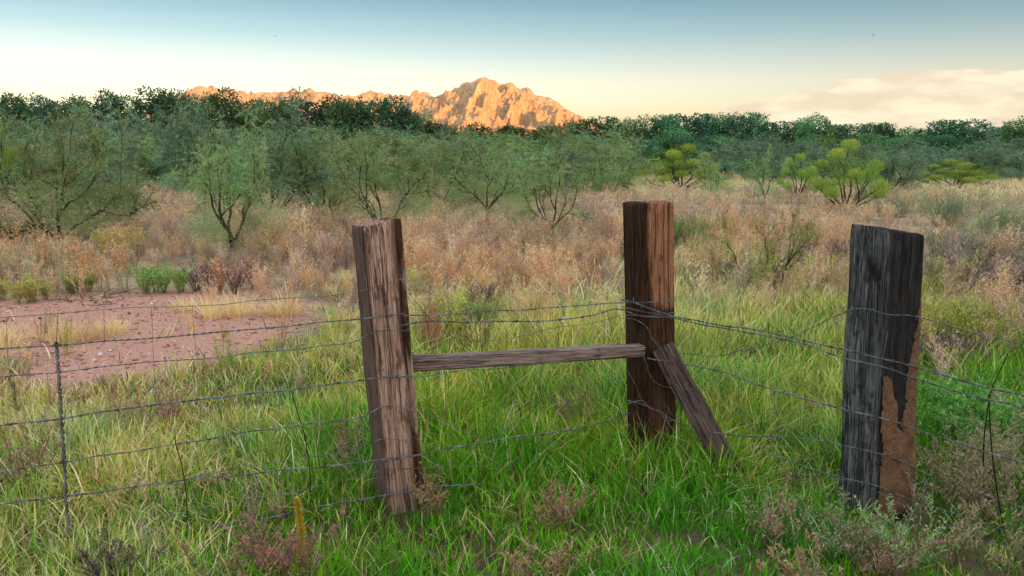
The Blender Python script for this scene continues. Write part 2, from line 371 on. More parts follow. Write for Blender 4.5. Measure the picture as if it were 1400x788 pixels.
# ------------------------------------------------------------------ the fence
fence = empty('wire_fence', ground(885, 640))
F0 = Vector(fence.location)
tag(fence, 'old barbed wire fence of three thick wooden posts with rail and brace', 'fence')
def fpart(name, me, m, parent=None, loc=None, rot=None):
    o = obj(name, me, m, parent or fence)
    if loc is not None: o.location = Vector(loc) - (F0 if parent is None else Vector((0, 0, 0)))
    if rot is not None: o.rotation_euler = rot
    return o
def beam(w, d, h, seed, ns=150, nr=90, groove=.005, cracks=(), wear=.004, twist=0, top=None, taper=0, corner=.007):
    # squared timber along z, base at 0: grooves run along the grain, corners worn
    per = np.linspace(0, 1, ns, endpoint=False) * (2 * w + 2 * d); pts = []; nor = []
    for s_ in per:
        if s_ < w: p, n_ = (-w / 2 + s_, -d / 2), (0, -1)
        elif s_ < w + d: p, n_ = (w / 2, -d / 2 + s_ - w), (1, 0)
        elif s_ < 2 * w + d: p, n_ = (w / 2 - (s_ - w - d), d / 2), (0, 1)
        else: p, n_ = (-w / 2, d / 2 - (s_ - 2 * w - d)), (-1, 0)
        pts.append(p); nor.append(n_)
    pts = np.array(pts); nor = np.array(nor, float)
    q = np.clip(np.abs(pts) - (np.array([w, d]) / 2 - corner * 1.6), 0, None); ql = np.hypot(*q.T)
    pts = pts - np.sign(pts) * q * (np.clip(ql - corner, 0, None) / (ql + 1e-9))[:, None]
    zz = np.linspace(0, 1, nr) * h
    S, Z = np.meshgrid(per, zz)
    g_ = np.stack([S * 85, Z * 2.2, 0 * S + seed], -1).reshape(-1, 3)
    disp = (-groove * np.abs(fbm(g_, 3, seed))).reshape(S.shape)
    disp += (.006 * fbm(np.stack([S * 6, Z * 2.5, 0 * S], -1).reshape(-1, 3), 3, seed + 5)).reshape(S.shape)
    for (sc, z0, z1, wd, dp) in cracks:
        wob = .006 * vnoise(np.stack([Z.ravel() * 5, 0 * Z.ravel() + sc * 37, 0 * Z.ravel()], -1), seed).reshape(S.shape)
        disp -= dp * np.exp(-((S - sc - wob) / wd) ** 2) * (1 / (1 + np.exp(-(Z - z0) * 30))) * (1 / (1 + np.exp((Z - z1) * 30)))
    endw = wear * np.exp(-(h - Z) / .018)
    disp -= endw * (.5 + .5 * np.abs(fbm(np.stack([S * 20, Z * 0, 0 * S], -1).reshape(-1, 3), 2, seed + 9)).reshape(S.shape))
    sc_ = 1 - taper * (Z / h)
    XY = pts[None] * sc_[..., None] + nor[None] * disp[..., None]
    tw = twist * Z / h; c_, s_ = np.cos(tw), np.sin(tw)
    X, Yy = XY[..., 0] * c_ - XY[..., 1] * s_, XY[..., 0] * s_ + XY[..., 1] * c_
    if top is not None: Z = Z + top(X, Yy) * np.clip(Z / h, 0, 1) ** 8
    V = np.stack([X, Yy, Z], -1).reshape(-1, 3)
    i = np.arange(nr - 1)[:, None] * ns; j = np.arange(ns)[None]; k = (j + 1) % ns
    T = np.concatenate([np.stack([i + j, i + k, i + ns + k], -1).reshape(-1, 3), np.stack([i + j, i + ns + k, i + ns + j], -1).reshape(-1, 3)])
    base = (nr - 1) * ns; ring = V[base:]; cen = ring.mean(0); levels = [ring]; nT = []
    V = list(V); last = np.arange(ns) + base
    for f_ in (.8, .55, .28):
        r_ = cen + (ring - cen) * f_; r_[:, 2] = cen[2] + (ring[:, 2] - cen[2]) * f_ + .004 * vnoise(r_ * 60, seed + 3) + .003
        new = np.arange(ns) + len(V); V.extend(r_)
        nT.append(np.stack([last, np.roll(last, -1), np.roll(new, -1)], -1)); nT.append(np.stack([last, np.roll(new, -1), new], -1)); last = new
    V.append(cen); nT.append(np.stack([last, np.roll(last, -1), np.full(ns, len(V) - 1)], -1))
    T = np.concatenate([T] + nT)
    return np.array(V), T
def post_mesh(*a, **k):
    V, T = beam(*a, **k); return mesh_np('post', V, T, None, False)
def lean(px0, py0, px1, py1, Y):                    # rotation that leans a post from its foot to its top
    A, B = at(px0, py0, Y), at(px1, py1, Y); d = B - A
    return math.atan2(d[0], d[2]), np.linalg.norm(d)
DROP = .12                                          # posts go on into the soil
def make_post(foot, toppx, Y, w, d, rz, mt, label, ay=0, **k):
    A = at(*foot, Y); B = at(*toppx, Y); dirn = Vector(B - A).normalized(); h = (B - A)[2] / dirn.z
    o = fpart('post', post_mesh(w, d, h + DROP, **k), mt)
    q = Vector((0, 0, 1)).rotation_difference(dirn).to_matrix() @ Matrix.Rotation(rz, 3, 'Z')
    o.rotation_euler = q.to_euler(); o.location = Vector(A) - dirn * DROP - F0
    o['label'] = label
    return o
def gy(py_ground): return ground(700, py_ground)[1]
Y1, Y2, Y3 = 3.52, 4.10, 3.46
z1y = 394 + 0
def foot_row(Y):                                    # photo row of the ground at depth Y (middle column)
    lo, hi = 220, 1200
    for _ in range(60):
        mid = (lo + hi) / 2
        if ground(700, mid)[1] > Y: lo = mid
        else: hi = mid
    return lo
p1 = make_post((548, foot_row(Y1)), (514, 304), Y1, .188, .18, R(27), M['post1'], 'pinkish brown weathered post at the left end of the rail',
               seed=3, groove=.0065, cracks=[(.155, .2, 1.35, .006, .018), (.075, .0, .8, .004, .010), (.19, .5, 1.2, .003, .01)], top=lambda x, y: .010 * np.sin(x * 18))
p2 = make_post((891, foot_row(Y2)), (885, 277), Y2, .232, .19, R(3), M['post2'], 'dark and rust brown post carrying the brace',
               seed=8, groove=.004, cracks=[(.12, .0, .6, .005, .012), (.17, .9, 1.5, .003, .008)], top=lambda x, y: 0 * x)
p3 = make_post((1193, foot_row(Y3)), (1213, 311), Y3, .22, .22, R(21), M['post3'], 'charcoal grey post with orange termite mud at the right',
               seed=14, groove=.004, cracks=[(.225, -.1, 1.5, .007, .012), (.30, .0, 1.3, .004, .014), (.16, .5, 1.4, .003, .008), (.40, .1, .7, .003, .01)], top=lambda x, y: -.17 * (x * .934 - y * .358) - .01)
# staples holding the wires
def staple(parent, wp):
    P = np.array(wp); pts = [P + [-.008, .004, -.014], P + [-.008, -.006, -.012], P + [0, -.008, 0], P + [.004, -.006, .012], P + [.006, .004, .014]]
    V, T = tube(spline(pts, 9), .0022, 5); o = obj('staple', mesh_np('staple', V, T, None, True), M['wire'], parent)
    return o
# termite mud crust on the right face of the third post
def crust_mesh(w, d):
    # local face +x of the post after its rotation: face spans y from -d/2 to d/2
    nu, nz = 44, 150; zz = np.linspace(.02, 1.18, nz); uu = np.linspace(0, 1, nu)
    U, Z = np.meshgrid(uu, zz); nz_ = fbm(np.stack([Z.ravel() * 16, U.ravel() * 5, 0 * Z.ravel()], -1), 3, 6).reshape(Z.shape) * .035
    e = fbm(np.stack([Z.ravel() * 30, 0 * Z.ravel(), 0 * Z.ravel()], -1), 3, 9).reshape(Z.shape) * .045
    right_ = (U > np.interp(Z, [.0, .36, .42, .50, .62, .72, .82, .92, 1.0], [.5, .62, .66, .68, .72, .78, .86, .93, 1.02]) + e) & (Z < 1.0) & (U < .955)
    leftt = (U > np.interp(Z, [0, .3, .5, .66], [.17, .16, .10, .12]) + e * .6) & (U < np.interp(Z, [.0, .34, .42, .55, .62, .65, .68], [.9, .72, .55, .42, .36, .28, .10]) + e) & (Z < .665)
    low = (Z < .35) & (U > .17 + e * .7)
    k = right_ | leftt | low
    sm = k.astype(float)
    for _ in range(3):
        sm = (np.roll(sm, 1, 0) + 2 * sm + np.roll(sm, -1, 0)) / 4; sm[:, 1:-1] = (sm[:, :-2] + 2 * sm[:, 1:-1] + sm[:, 2:]) / 4
    grit = fbm(np.stack([Z.ravel() * 55, U.ravel() * 13, 0 * Z.ravel()], -1), 3, 16).reshape(Z.shape)
    th = -.006 + sm * (.014 + nz_ * .12 + .0022 * grit)
    X = w / 2 + th + .0 * Z; Yv = -d / 2 + U * d
    V = np.stack([X, Yv, Z], -1).reshape(-1, 3)
    i, j = np.meshgrid(np.arange(nu - 1), np.arange(nz - 1)); a = (j * nu + i).ravel()
    keep = (k[:-1, :-1] | k[1:, 1:] | k[:-1, 1:] | k[1:, :-1]).ravel()
    return mesh_np('mud_crust', V, np.stack([a, a + 1, a + nu + 1, a + nu], -1)[keep], None, True)
mud = obj('mud_crust', crust_mesh(.22, .22), M['mud'], p3)
mud.location = (0, 0, DROP); mud.rotation_euler = (0, 0, -math.pi / 2)
# rail and brace
def plank_between(A, B, w, t, m, name, seed, roll=0, ref=(0, 0, 1), **k):
    A, B = Vector(A), Vector(B); d = (B - A); h = d.length; d.normalize()
    V, T = beam(w, t, h, seed, ns=60, nr=70, corner=.005, wear=.004, groove=.003, **k)
    o = fpart(name, mesh_np(name, V, T, None, False), m)
    x = Vector(ref) - d * d.dot(Vector(ref)); x.normalize(); y = d.cross(x)
    o.matrix_local = Matrix.Translation(A - F0) @ (Matrix((x, y, d)).transposed() @ Matrix.Rotation(roll, 3, 'Z')).to_4x4()
    return o
plank_between(at(555, 497, Y1 + .02), at(878, 479, Y2 - .135), .068, .075, M['rail'], 'rail', 31)
BA, BB = at(905, 474, Y2 - .10), at(1004, 652, Y2 - .30); BB = BA + (BB - BA) * (BA[2] + .12) / (BA[2] - BB[2])
plank_between(BA, BB, .118, .075, M['brace'], 'brace', 44, ref=(1, -.15, .62), cracks=[(.04, 0, 1, .003, .008), (.09, .1, .8, .003, .006)])

# wires: photo courses on the fence's own line
LINE = np.array([(-200, 2.80), (0, 2.97), (478, 3.39), (572, 3.41), (848, 3.97), (925, 3.97), (1148, 3.37), (1204, 3.285), (1262, 3.36), (1400, 3.02), (1600, 2.70)])
def line_Y(px): return 1 / np.interp(px, LINE[:, 0], 1 / LINE[:, 1])
def course(pts, off=0.0): return np.array([at(px, py, line_Y(px) + off) for px, py in pts])
def wire_mesh_np(P, twisted=True, r=.0017, barb=True, seed=0, sag=.004):
    rg = np.random.default_rng(seed); n = max(8, int(np.sum(np.linalg.norm(np.diff(P, axis=0), axis=1)) / .011))
    S = spline(P, n); dist = np.r_[0, np.cumsum(np.linalg.norm(np.diff(S, axis=0), axis=1))]
    wob = np.stack([0 * dist, vnoise(np.stack([dist * 7, 0 * dist + seed, 0 * dist], -1), seed), vnoise(np.stack([dist * 7, 0 * dist + seed, 0 * dist + 9], -1), seed + 1)], -1) * sag
    S = S + wob * np.minimum(1, np.minimum(dist, dist[-1] - dist) / .1)[:, None]
    G = Geo()
    if twisted:
        t = np.gradient(S, axis=0); t /= np.linalg.norm(t, axis=1)[:, None]; a = np.cross(t, [0, 0, 1.]); a /= np.linalg.norm(a, axis=1)[:, None] + 1e-9; b_ = np.cross(t, a)
        for ph in (0, math.pi):
            th = dist / .055 * 2 * math.pi + ph
            V, T = tube(S + r * 1.15 * (np.cos(th)[:, None] * a + np.sin(th)[:, None] * b_), r, 4); G.add(V, T)
        if barb:
            for q in np.arange(.06 + .1 * rg.random(), dist[-1], .125):
                i = int(np.searchsorted(dist, q)); i = min(i, n - 2); p = S[i]; ph = rg.random() * 6
                th = np.linspace(0, 4 * math.pi, 14)                                # the barb's two wraps
                V, T = tube(p + np.outer(np.linspace(-.005, .005, 14), t[i]) + r * 2.6 * (np.cos(th)[:, None] * a[i] + np.sin(th)[:, None] * b_[i]), r * .75, 4); G.add(V, T)
                for k in (0, 1):
                    dv = math.cos(ph + k * 2.6) * a[i] + math.sin(ph + k * 2.6) * b_[i]
                    V, T = tube(np.array([p + dv * .001 + t[i] * .004 * (k - .5), p + dv * .015 + t[i] * .01 * (k - .5)]), np.array([r * .8, .0004]), 4); G.add(V, T)
    else:
        V, T = tube(S, r, 5); G.add(V, T)
    return G.mesh('wire', True)
def wire(pts, name='barbed_wire', twisted=True, r=.0017, barb=True, off=0., sag=.004, P=None):
    wire.k += 1
    P = course(pts, off) if P is None else P
    o = fpart(name, wire_mesh_np(P, twisted, r * .86, barb, wire.k, sag), M['wire']); o.location = -F0
    return o
wire.k = 0
# left of the first post
wire([(-160, 447), (0, 434), (80, 430), (150, 423), (240, 419), (325, 414), (400, 407), (482, 399), (548, 382)], 'plain_wire', False, .0019)
wire([(-160, 492), (0, 477), (75, 473), (165, 466), (250, 459), (340, 450), (430, 442), (490, 437), (552, 429)], r=.0019)
wire([(-160, 535), (0, 516), (90, 507), (210, 494), (300, 488), (345, 482), (410, 477), (445, 473), (488, 466), (505, 457), (560, 452)], r=.0015)
wire([(-160, 606), (0, 583), (85, 572), (260, 548), (390, 533), (495, 520), (568, 514)], r=.0025)
wire([(-160, 670), (20, 642), (85, 632), (160, 620), (260, 605), (333, 592), (430, 579), (500, 568), (520, 558), (566, 562)], r=.0018)
wire([(-160, 712), (0, 690), (85, 678), (180, 667), (260, 655), (340, 648), (420, 640), (500, 632), (574, 622)], r=.0025)
wire([(250, 657), (305, 644), (395, 630), (450, 622), (500, 608), (520, 602), (566, 604)], 'plain_wire', False, .0017)
wire([(200, 706), (280, 693), (350, 682), (400, 673), (453, 661), (490, 653), (522, 644), (570, 640)], 'plain_wire', False, .0017)
wire([(220, 733), (345, 711), (400, 701), (460, 690), (520, 678), (575, 672)], r=.0024)
# from the first to the second post
wire([(552, 432), (600, 430), (650, 427), (750, 422), (850, 415), (880, 414), (924, 410)], r=.0018)
wire([(545, 446), (562, 443), (660, 440), (750, 438), (810, 432), (850, 424), (868, 431), (922, 434)], r=.0023)
wire([(548, 381), (575, 420), (600, 447), (625, 464), (640, 467), (670, 465), (700, 462), (760, 448), (790, 446), (830, 437), (850, 431), (880, 433), (922, 427)], 'plain_wire', False, .0018)
wire([(556, 518), (620, 509), (700, 502), (800, 491), (860, 487)], r=.0013)
wire([(540, 556), (570, 562), (620, 582), (648, 597), (670, 597), (695, 583), (720, 570)], 'plain_wire', False, .0017, sag=.006)
wire([(540, 629), (600, 615), (660, 606), (725, 595), (780, 588), (830, 575), (860, 565)], r=.0024)
wire([(550, 642), (600, 637), (660, 638), (700, 640)], 'plain_wire', False, .0016)
wire([(545, 675), (580, 668), (620, 664), (660, 662)], r=.0022)
wire([(560, 596), (585, 608), (610, 613), (640, 611)], 'plain_wire', False, .0015)
# around the second post and on to the third
wire([(848, 410), (862, 413), (880, 420), (905, 428), (925, 433), (980, 444), (1040, 453), (1085, 463), (1150, 478), (1204, 490), (1262, 506), (1330, 525), (1400, 541), (1560, 578)], r=.0024)
wire([(848, 419), (870, 424), (900, 430), (925, 436), (985, 449), (1045, 458), (1090, 468), (1150, 488), (1204, 500), (1262, 522), (1340, 545), (1400, 556), (1560, 590)], r=.0021)
wire([(850, 435), (868, 437), (882, 446), (893, 465), (905, 476), (925, 482), (950, 484), (975, 487), (1020, 479), (1060, 468), (1085, 459), (1110, 449), (1150, 430), (1165, 424), (1190, 423), (1204, 427), (1262, 436), (1310, 449), (1400, 471), (1560, 505)], r=.0015, sag=.005)
wire([(866, 478), (874, 482), (883, 494), (887, 510), (896, 523), (910, 530), (930, 532), (960, 530)], 'plain_wire', False, .0017, off=-.05)
wire([(885, 490), (900, 493), (925, 497), (990, 510), (1060, 534), (1150, 558), (1204, 571), (1262, 590), (1330, 612), (1400, 633), (1560, 680)], r=.0023, off=-.03)
wire([(1000, 564), (1050, 565), (1100, 559), (1130, 556)], 'plain_wire', False, .0014)
wire([(858, 548), (875, 552), (895, 560), (912, 570), (926, 578), (960, 588), (1010, 596), (1060, 598), (1105, 601), (1148, 607), (1204, 620), (1262, 645), (1330, 671), (1400, 695), (1560, 750)], r=.0017)
wire([(1040, 618), (1068, 627), (1110, 642), (1148, 652), (1190, 662), (1230, 677), (1300, 702), (1400, 733), (1560, 780)], r=.0019)
wire([(1060, 640), (1100, 648), (1148, 655), (1168, 657), (1195, 670), (1225, 686), (1290, 716), (1400, 756), (1560, 815)], 'plain_wire', False, .0018)
wire([(860, 546), (872, 560), (866, 575), (880, 585), (876, 610)], 'plain_wire', False, .0013, sag=.008)
wire([(858, 552), (878, 549), (890, 560), (905, 563), (915, 575), (924, 574)], 'barbed_wire', True, .0017, sag=.01)
wire([(857, 505), (868, 525), (876, 545), (890, 560), (880, 590)], 'plain_wire', False, .0013, sag=.008)
# thin loose uprights of the old woven mesh
for pts, r in (([(1214, 452), (1207, 490), (1199, 545), (1195, 600), (1188, 650), (1178, 706)], .0011), ([(592, 483), (603, 496), (613, 504)], .0012), ([(608, 502), (609, 540), (607, 575)], .0010),
               ([(637, 479), (645, 502)], .0011), ([(676, 479), (686, 496)], .0010), ([(731, 477), (741, 487), (740, 505), (726, 560)], .0012), ([(700, 508), (685, 556)], .0012),
               ([(812, 468), (822, 478), (790, 487), (760, 494)], .0012), ([(813, 492), (815, 556)], .0012), ([(779, 490), (776, 548)], .0010),
               ([(1009, 528), (1014, 566), (1035, 590)], .0011), ([(1058, 536), (1062, 566), (1080, 598)], .0011), ([(1105, 549), (1110, 566), (1118, 602)], .0011),
               ([(9, 436), (10, 476), (14, 516)], .0010), ([(56, 433), (56, 470)], .0011), ([(79, 430), (77, 472)], .0013), ([(142, 425), (143, 470)], .0011), ([(207, 421), (209, 462), (210, 495), (213, 552)], .0011),
               ([(263, 419), (266, 459), (269, 488)], .0010), ([(306, 455), (305, 488)], .0010), ([(275, 548), (273, 602), (282, 655)], .0011), ([(334, 540), (336, 592), (344, 638)], .0011),
               ([(384, 534), (380, 580)], .0010), ([(442, 622), (452, 661)], .0012), ([(488, 612), (503, 652)], .0011), ([(342, 640), (348, 682)], .0011), ([(1345, 600), (1352, 655), (1358, 690)], .0010)):
    wire(pts, 'upright_wire', False, r * 1.15, sag=.003, off=-.004)
# the heavy twisted stay on the left
G = Geo(); S = spline(course([(77, 468), (81, 520), (84, 572), (88, 630), (91, 690), (95, 745), (97, 775)], -.008), 160); dist = np.linspace(0, 1, 160)
for ph in (0, math.pi):
    th = dist * 2 * math.pi * 17 + ph
    V, T = tube(S + .0042 * np.stack([np.cos(th), np.sin(th), 0 * th], -1), .0036, 5); G.add(V, T)
o = fpart('fence_stay', G.mesh('fence_stay', True), M['wire']); o.location = -F0; o['label'] = 'thick twisted wire stay at the left'
# tie knots where wires meet the stay
for px, py in ((85, 632), (77, 472)):
    P0 = at(px, py, line_Y(px) - .012); th = np.linspace(0, 5 * math.pi, 40)
    V, T = tube(P0 + np.stack([.010 * np.cos(th) + np.linspace(-.004, .012, 40), .008 * np.sin(th), .006 * np.sin(th * 1.7)], -1), .0018, 4)
    o = fpart('wire_knot', mesh_np('wire_knot', V, T, None, True), M['wire']); o.location = -F0
bpy.context.view_layer.update()
for post, spots in ((p1, ((545, 429), (540, 386), (498, 437), (533, 516), (512, 566), (530, 627), (535, 676))), (p2, ((866, 412), (900, 430), (888, 560))), (p3, ((1162, 480), (1165, 425), (1160, 560), (1168, 610), (1166, 655)))):
    for px, py in spots:
        wp = post.matrix_world.inverted() @ Vector(at(px, py, line_Y(px) - .002)); q = post.matrix_world.to_3x3().inverted() @ Vector((0, -1, 0))
        pts = [wp + q * -.012 + Vector((0, 0, -.014)), wp + q * .003 + Vector((0, 0, -.012)), wp + q * .006, wp + q * .003 + Vector((0, 0, .012)), wp + q * -.012 + Vector((0, 0, .014))]
        V, T = tube(spline(np.array([tuple(x) for x in pts]), 9), .0019, 5); obj('staple', mesh_np('staple', V, T, None, True), M['wire'], post)

# ------------------------------------------------------------------ plant builders
def jit(c, n, r, v=.18, h=.08):
    c = np.asarray(c, float); k = 1 + v * r.standard_normal((n, 1)); hh = 1 + h * r.standard_normal((n, 3))
    return np.clip(c * k * hh, .004, .95)
def blades(base, length, width, az, lean_, curl, cols, K=3, droop=.25, tip=None):
    n = len(base); t = np.linspace(0, 1, K + 1)
    dirh = np.stack([np.cos(az), np.sin(az), 0 * az], -1)
    hor = (lean_[:, None] * t + curl[:, None] * t ** 2) * length[:, None]; ver = (t[None] * np.sqrt(np.clip(1 - lean_ ** 2, .1, 1))[:, None] - droop * curl[:, None] * t ** 3) * length[:, None]
    P = base[:, None] + dirh[:, None] * hor[..., None]; P[..., 2] += ver
    ang = az + math.pi / 2 + (np.random.default_rng(n).random(n) - .5) * 2.2
    sd = np.stack([np.cos(ang), np.sin(ang), 0 * ang], -1) * (width / 2)[:, None]
    wt = np.array([.8, 1., .75, .45, .2][:K]) if K <= 5 else np.linspace(1, .2, K)
    Lf = P[:, :K] - sd[:, None] * wt[None, :, None]; Rt = P[:, :K] + sd[:, None] * wt[None, :, None]
    V = np.concatenate([np.stack([Lf, Rt], 2).reshape(n, 2 * K, 3), P[:, K:]], 1)
    tri = []
    for k in range(K - 1): a = 2 * k; tri += [(a, a + 1, a + 3), (a, a + 3, a + 2)]
    tri.append((2 * K - 2, 2 * K - 1, 2 * K)); tri = np.array(tri)
    T = (np.arange(n)[:, None, None] * (2 * K + 1) + tri[None]).reshape(-1, 3)
    if tip is None: Kc = np.repeat(cols, 2 * K + 1, 0)
    else:
        f = np.r_[np.repeat(t[:K], 2), 1.0][None, :, None] ** 1.5; Kc = (cols[:, None] * (1 - f) + tip[:, None] * f).reshape(-1, 3)
    return V.reshape(-1, 3), T, Kc
def leaves(P, D, ln, wd, cols, r):
    # small pointed leaves: one kite (two triangles) each
    n = len(P); D = D / (np.linalg.norm(D, axis=1)[:, None] + 1e-9); rv = r.standard_normal((n, 3)); S = np.cross(D, rv); S /= np.linalg.norm(S, axis=1)[:, None] + 1e-9
    ln, wd = np.broadcast_to(ln, n)[:, None], np.broadcast_to(wd, n)[:, None]
    m_ = P + D * ln * .45
    V = np.stack([P, m_ + S * wd / 2, P + D * ln, m_ - S * wd / 2], 1).reshape(-1, 3); a = np.arange(n)[:, None] * 4
    T = np.concatenate([a + np.array([[0, 1, 2]]), a + np.array([[0, 2, 3]])]); return V, T, np.repeat(cols, 4, 0)
def slivers(P, D, ln, wd, cols, r):
    # single thin triangles
    n = len(P); D = D / (np.linalg.norm(D, axis=1)[:, None] + 1e-9); S = np.cross(D, r.standard_normal((n, 3))); S /= np.linalg.norm(S, axis=1)[:, None] + 1e-9
    ln, wd = np.broadcast_to(ln, n)[:, None], np.broadcast_to(wd, n)[:, None]
    V = np.stack([P - S * wd / 2, P + S * wd / 2, P + D * ln], 1).reshape(-1, 3); T = np.arange(3 * n).reshape(n, 3); return V, T, np.repeat(cols, 3, 0)

def weed(seed, h=.5, stems=9, spread=.35, twigs=13, tlen=.09, col=(.3, .2, .12), head=None, stemcol=None, headw=.010, seeds=3, wob=.05, upright=.8, ribbon=0):
    """feathery annual: thin stems, side sprigs, seed specks"""
    r = np.random.default_rng(seed); G = Geo(); head = head or col; stemcol = stemcol or tuple(np.array(col) * .7)
    for s_ in range(stems):
        a = r.random() * 6.283; sp = spread * r.random() ** .6; H_ = h * (.6 + .45 * r.random())
        b0 = np.array([math.cos(a), math.sin(a), 0]) * .03 * r.random()
        tp = np.array([math.cos(a) * sp * H_ * 1.2, math.sin(a) * sp * H_ * 1.2, H_]); mid = (b0 + tp) / 2 + r.standard_normal(3) * wob * H_ * .6; mid[2] += .05 * H_
        P = spline([b0, mid, tp], 6)
        if ribbon:                                  # far off a stem is one narrow strip
            Q = P[[0, 3, 5]] if ribbon > 1 else P[[0, 5]]; sd = np.array([math.sin(a * 7), math.cos(a * 7), 0]) * .003
            V = np.concatenate([Q[:-1] - sd, Q[:-1] + sd, Q[-1:]]); G.add(V, [(0, 1, 2)] if ribbon == 1 else [(0, 2, 3), (0, 3, 1), (1, 3, 4)], stemcol)
        else: V, T = tube(P, np.linspace(.0028, .0012, 6), 3); G.add(V, T, stemcol)
        t = .25 + .75 * r.random(twigs) ** .8; t.sort(); base = np.stack([np.interp(t * 5, np.arange(6), P[:, k]) for k in range(3)], -1)
        az_ = r.random(twigs) * 6.283; D = np.stack([np.cos(az_), np.sin(az_), upright + .5 * r.random(twigs)], -1); ln = tlen * (1.25 - t) * (.6 + .8 * r.random(twigs))
        cc = jit(col, twigs, r); V, T, K_ = slivers(base, D, ln, .006, cc, r); G.add(V, T, K_)
        ns = twigs * seeds; ti = np.repeat(np.arange(twigs), seeds); Dn = D / np.linalg.norm(D, axis=1)[:, None]
        pp = base[ti] + Dn[ti] * (ln[ti] * (.2 + .85 * r.random(ns)))[:, None]
        V, T, K_ = slivers(pp, Dn[ti] + .8 * r.standard_normal((ns, 3)), headw * 2.2 * (.6 + .8 * r.random(ns)), headw, jit(head, ns, r, .22), r); G.add(V, T, K_)
    return G.get()
def tuft(seed, n=60, h=.3, spread=.7, col=(.5, .38, .2), w=.006, curl=.35, base_r=.04, K=3, tip=None):
    r = np.random.default_rng(seed); a = r.random(n) * 6.283; rr = base_r * np.sqrt(r.random(n))
    base = np.stack([np.cos(a) * rr, np.sin(a) * rr, 0 * a], -1); az_ = a + .6 * r.standard_normal(n)
    return blades(base, h * (.55 + .55 * r.random(n)), np.full(n, w), az_, spread * r.random(n), curl * r.random(n), jit(col, n, r), K, tip=None if tip is None else jit(tip, n, r))
def scatter(name, temps, pos, scale, cmul, m, label=None, seed=0, kind='stuff', squash=None):
    """merge many small plants of one kind into one object"""
    r = np.random.default_rng(seed); n = len(pos); which = r.integers(0, len(temps), n); Vs, Ts, Ks = [], [], []; off = 0
    for k, (V, T, K_) in enumerate(temps):
        idx = np.where(which == k)[0]
        if not len(idx): continue
        th = r.random(len(idx)) * 6.283; c_, s_ = np.cos(th)[:, None], np.sin(th)[:, None]; sc = scale[idx][:, None]
        X = (V[None, :, 0] * c_ - V[None, :, 1] * s_) * sc + pos[idx, 0:1]; Y_ = (V[None, :, 0] * s_ + V[None, :, 1] * c_) * sc + pos[idx, 1:2]
        Z_ = V[None, :, 2] * sc * (.85 + .3 * r.random((len(idx), 1))) + pos[idx, 2:3]
        Vs.append(np.stack([X, Y_, Z_], -1).reshape(-1, 3)); Ts.append((T[None] + (np.arange(len(idx)) * len(V))[:, None, None] + off).reshape(-1, 3)); off += len(idx) * len(V)
        Ks.append((K_[None] * cmul[idx][:, None, :]).reshape(-1, 3))
    V = np.concatenate(Vs); T = np.concatenate(Ts); K_ = np.clip(np.concatenate(Ks), 0, .95)
    return tag(obj(name, mesh_np(name, V, T, K_), m), kind=kind)

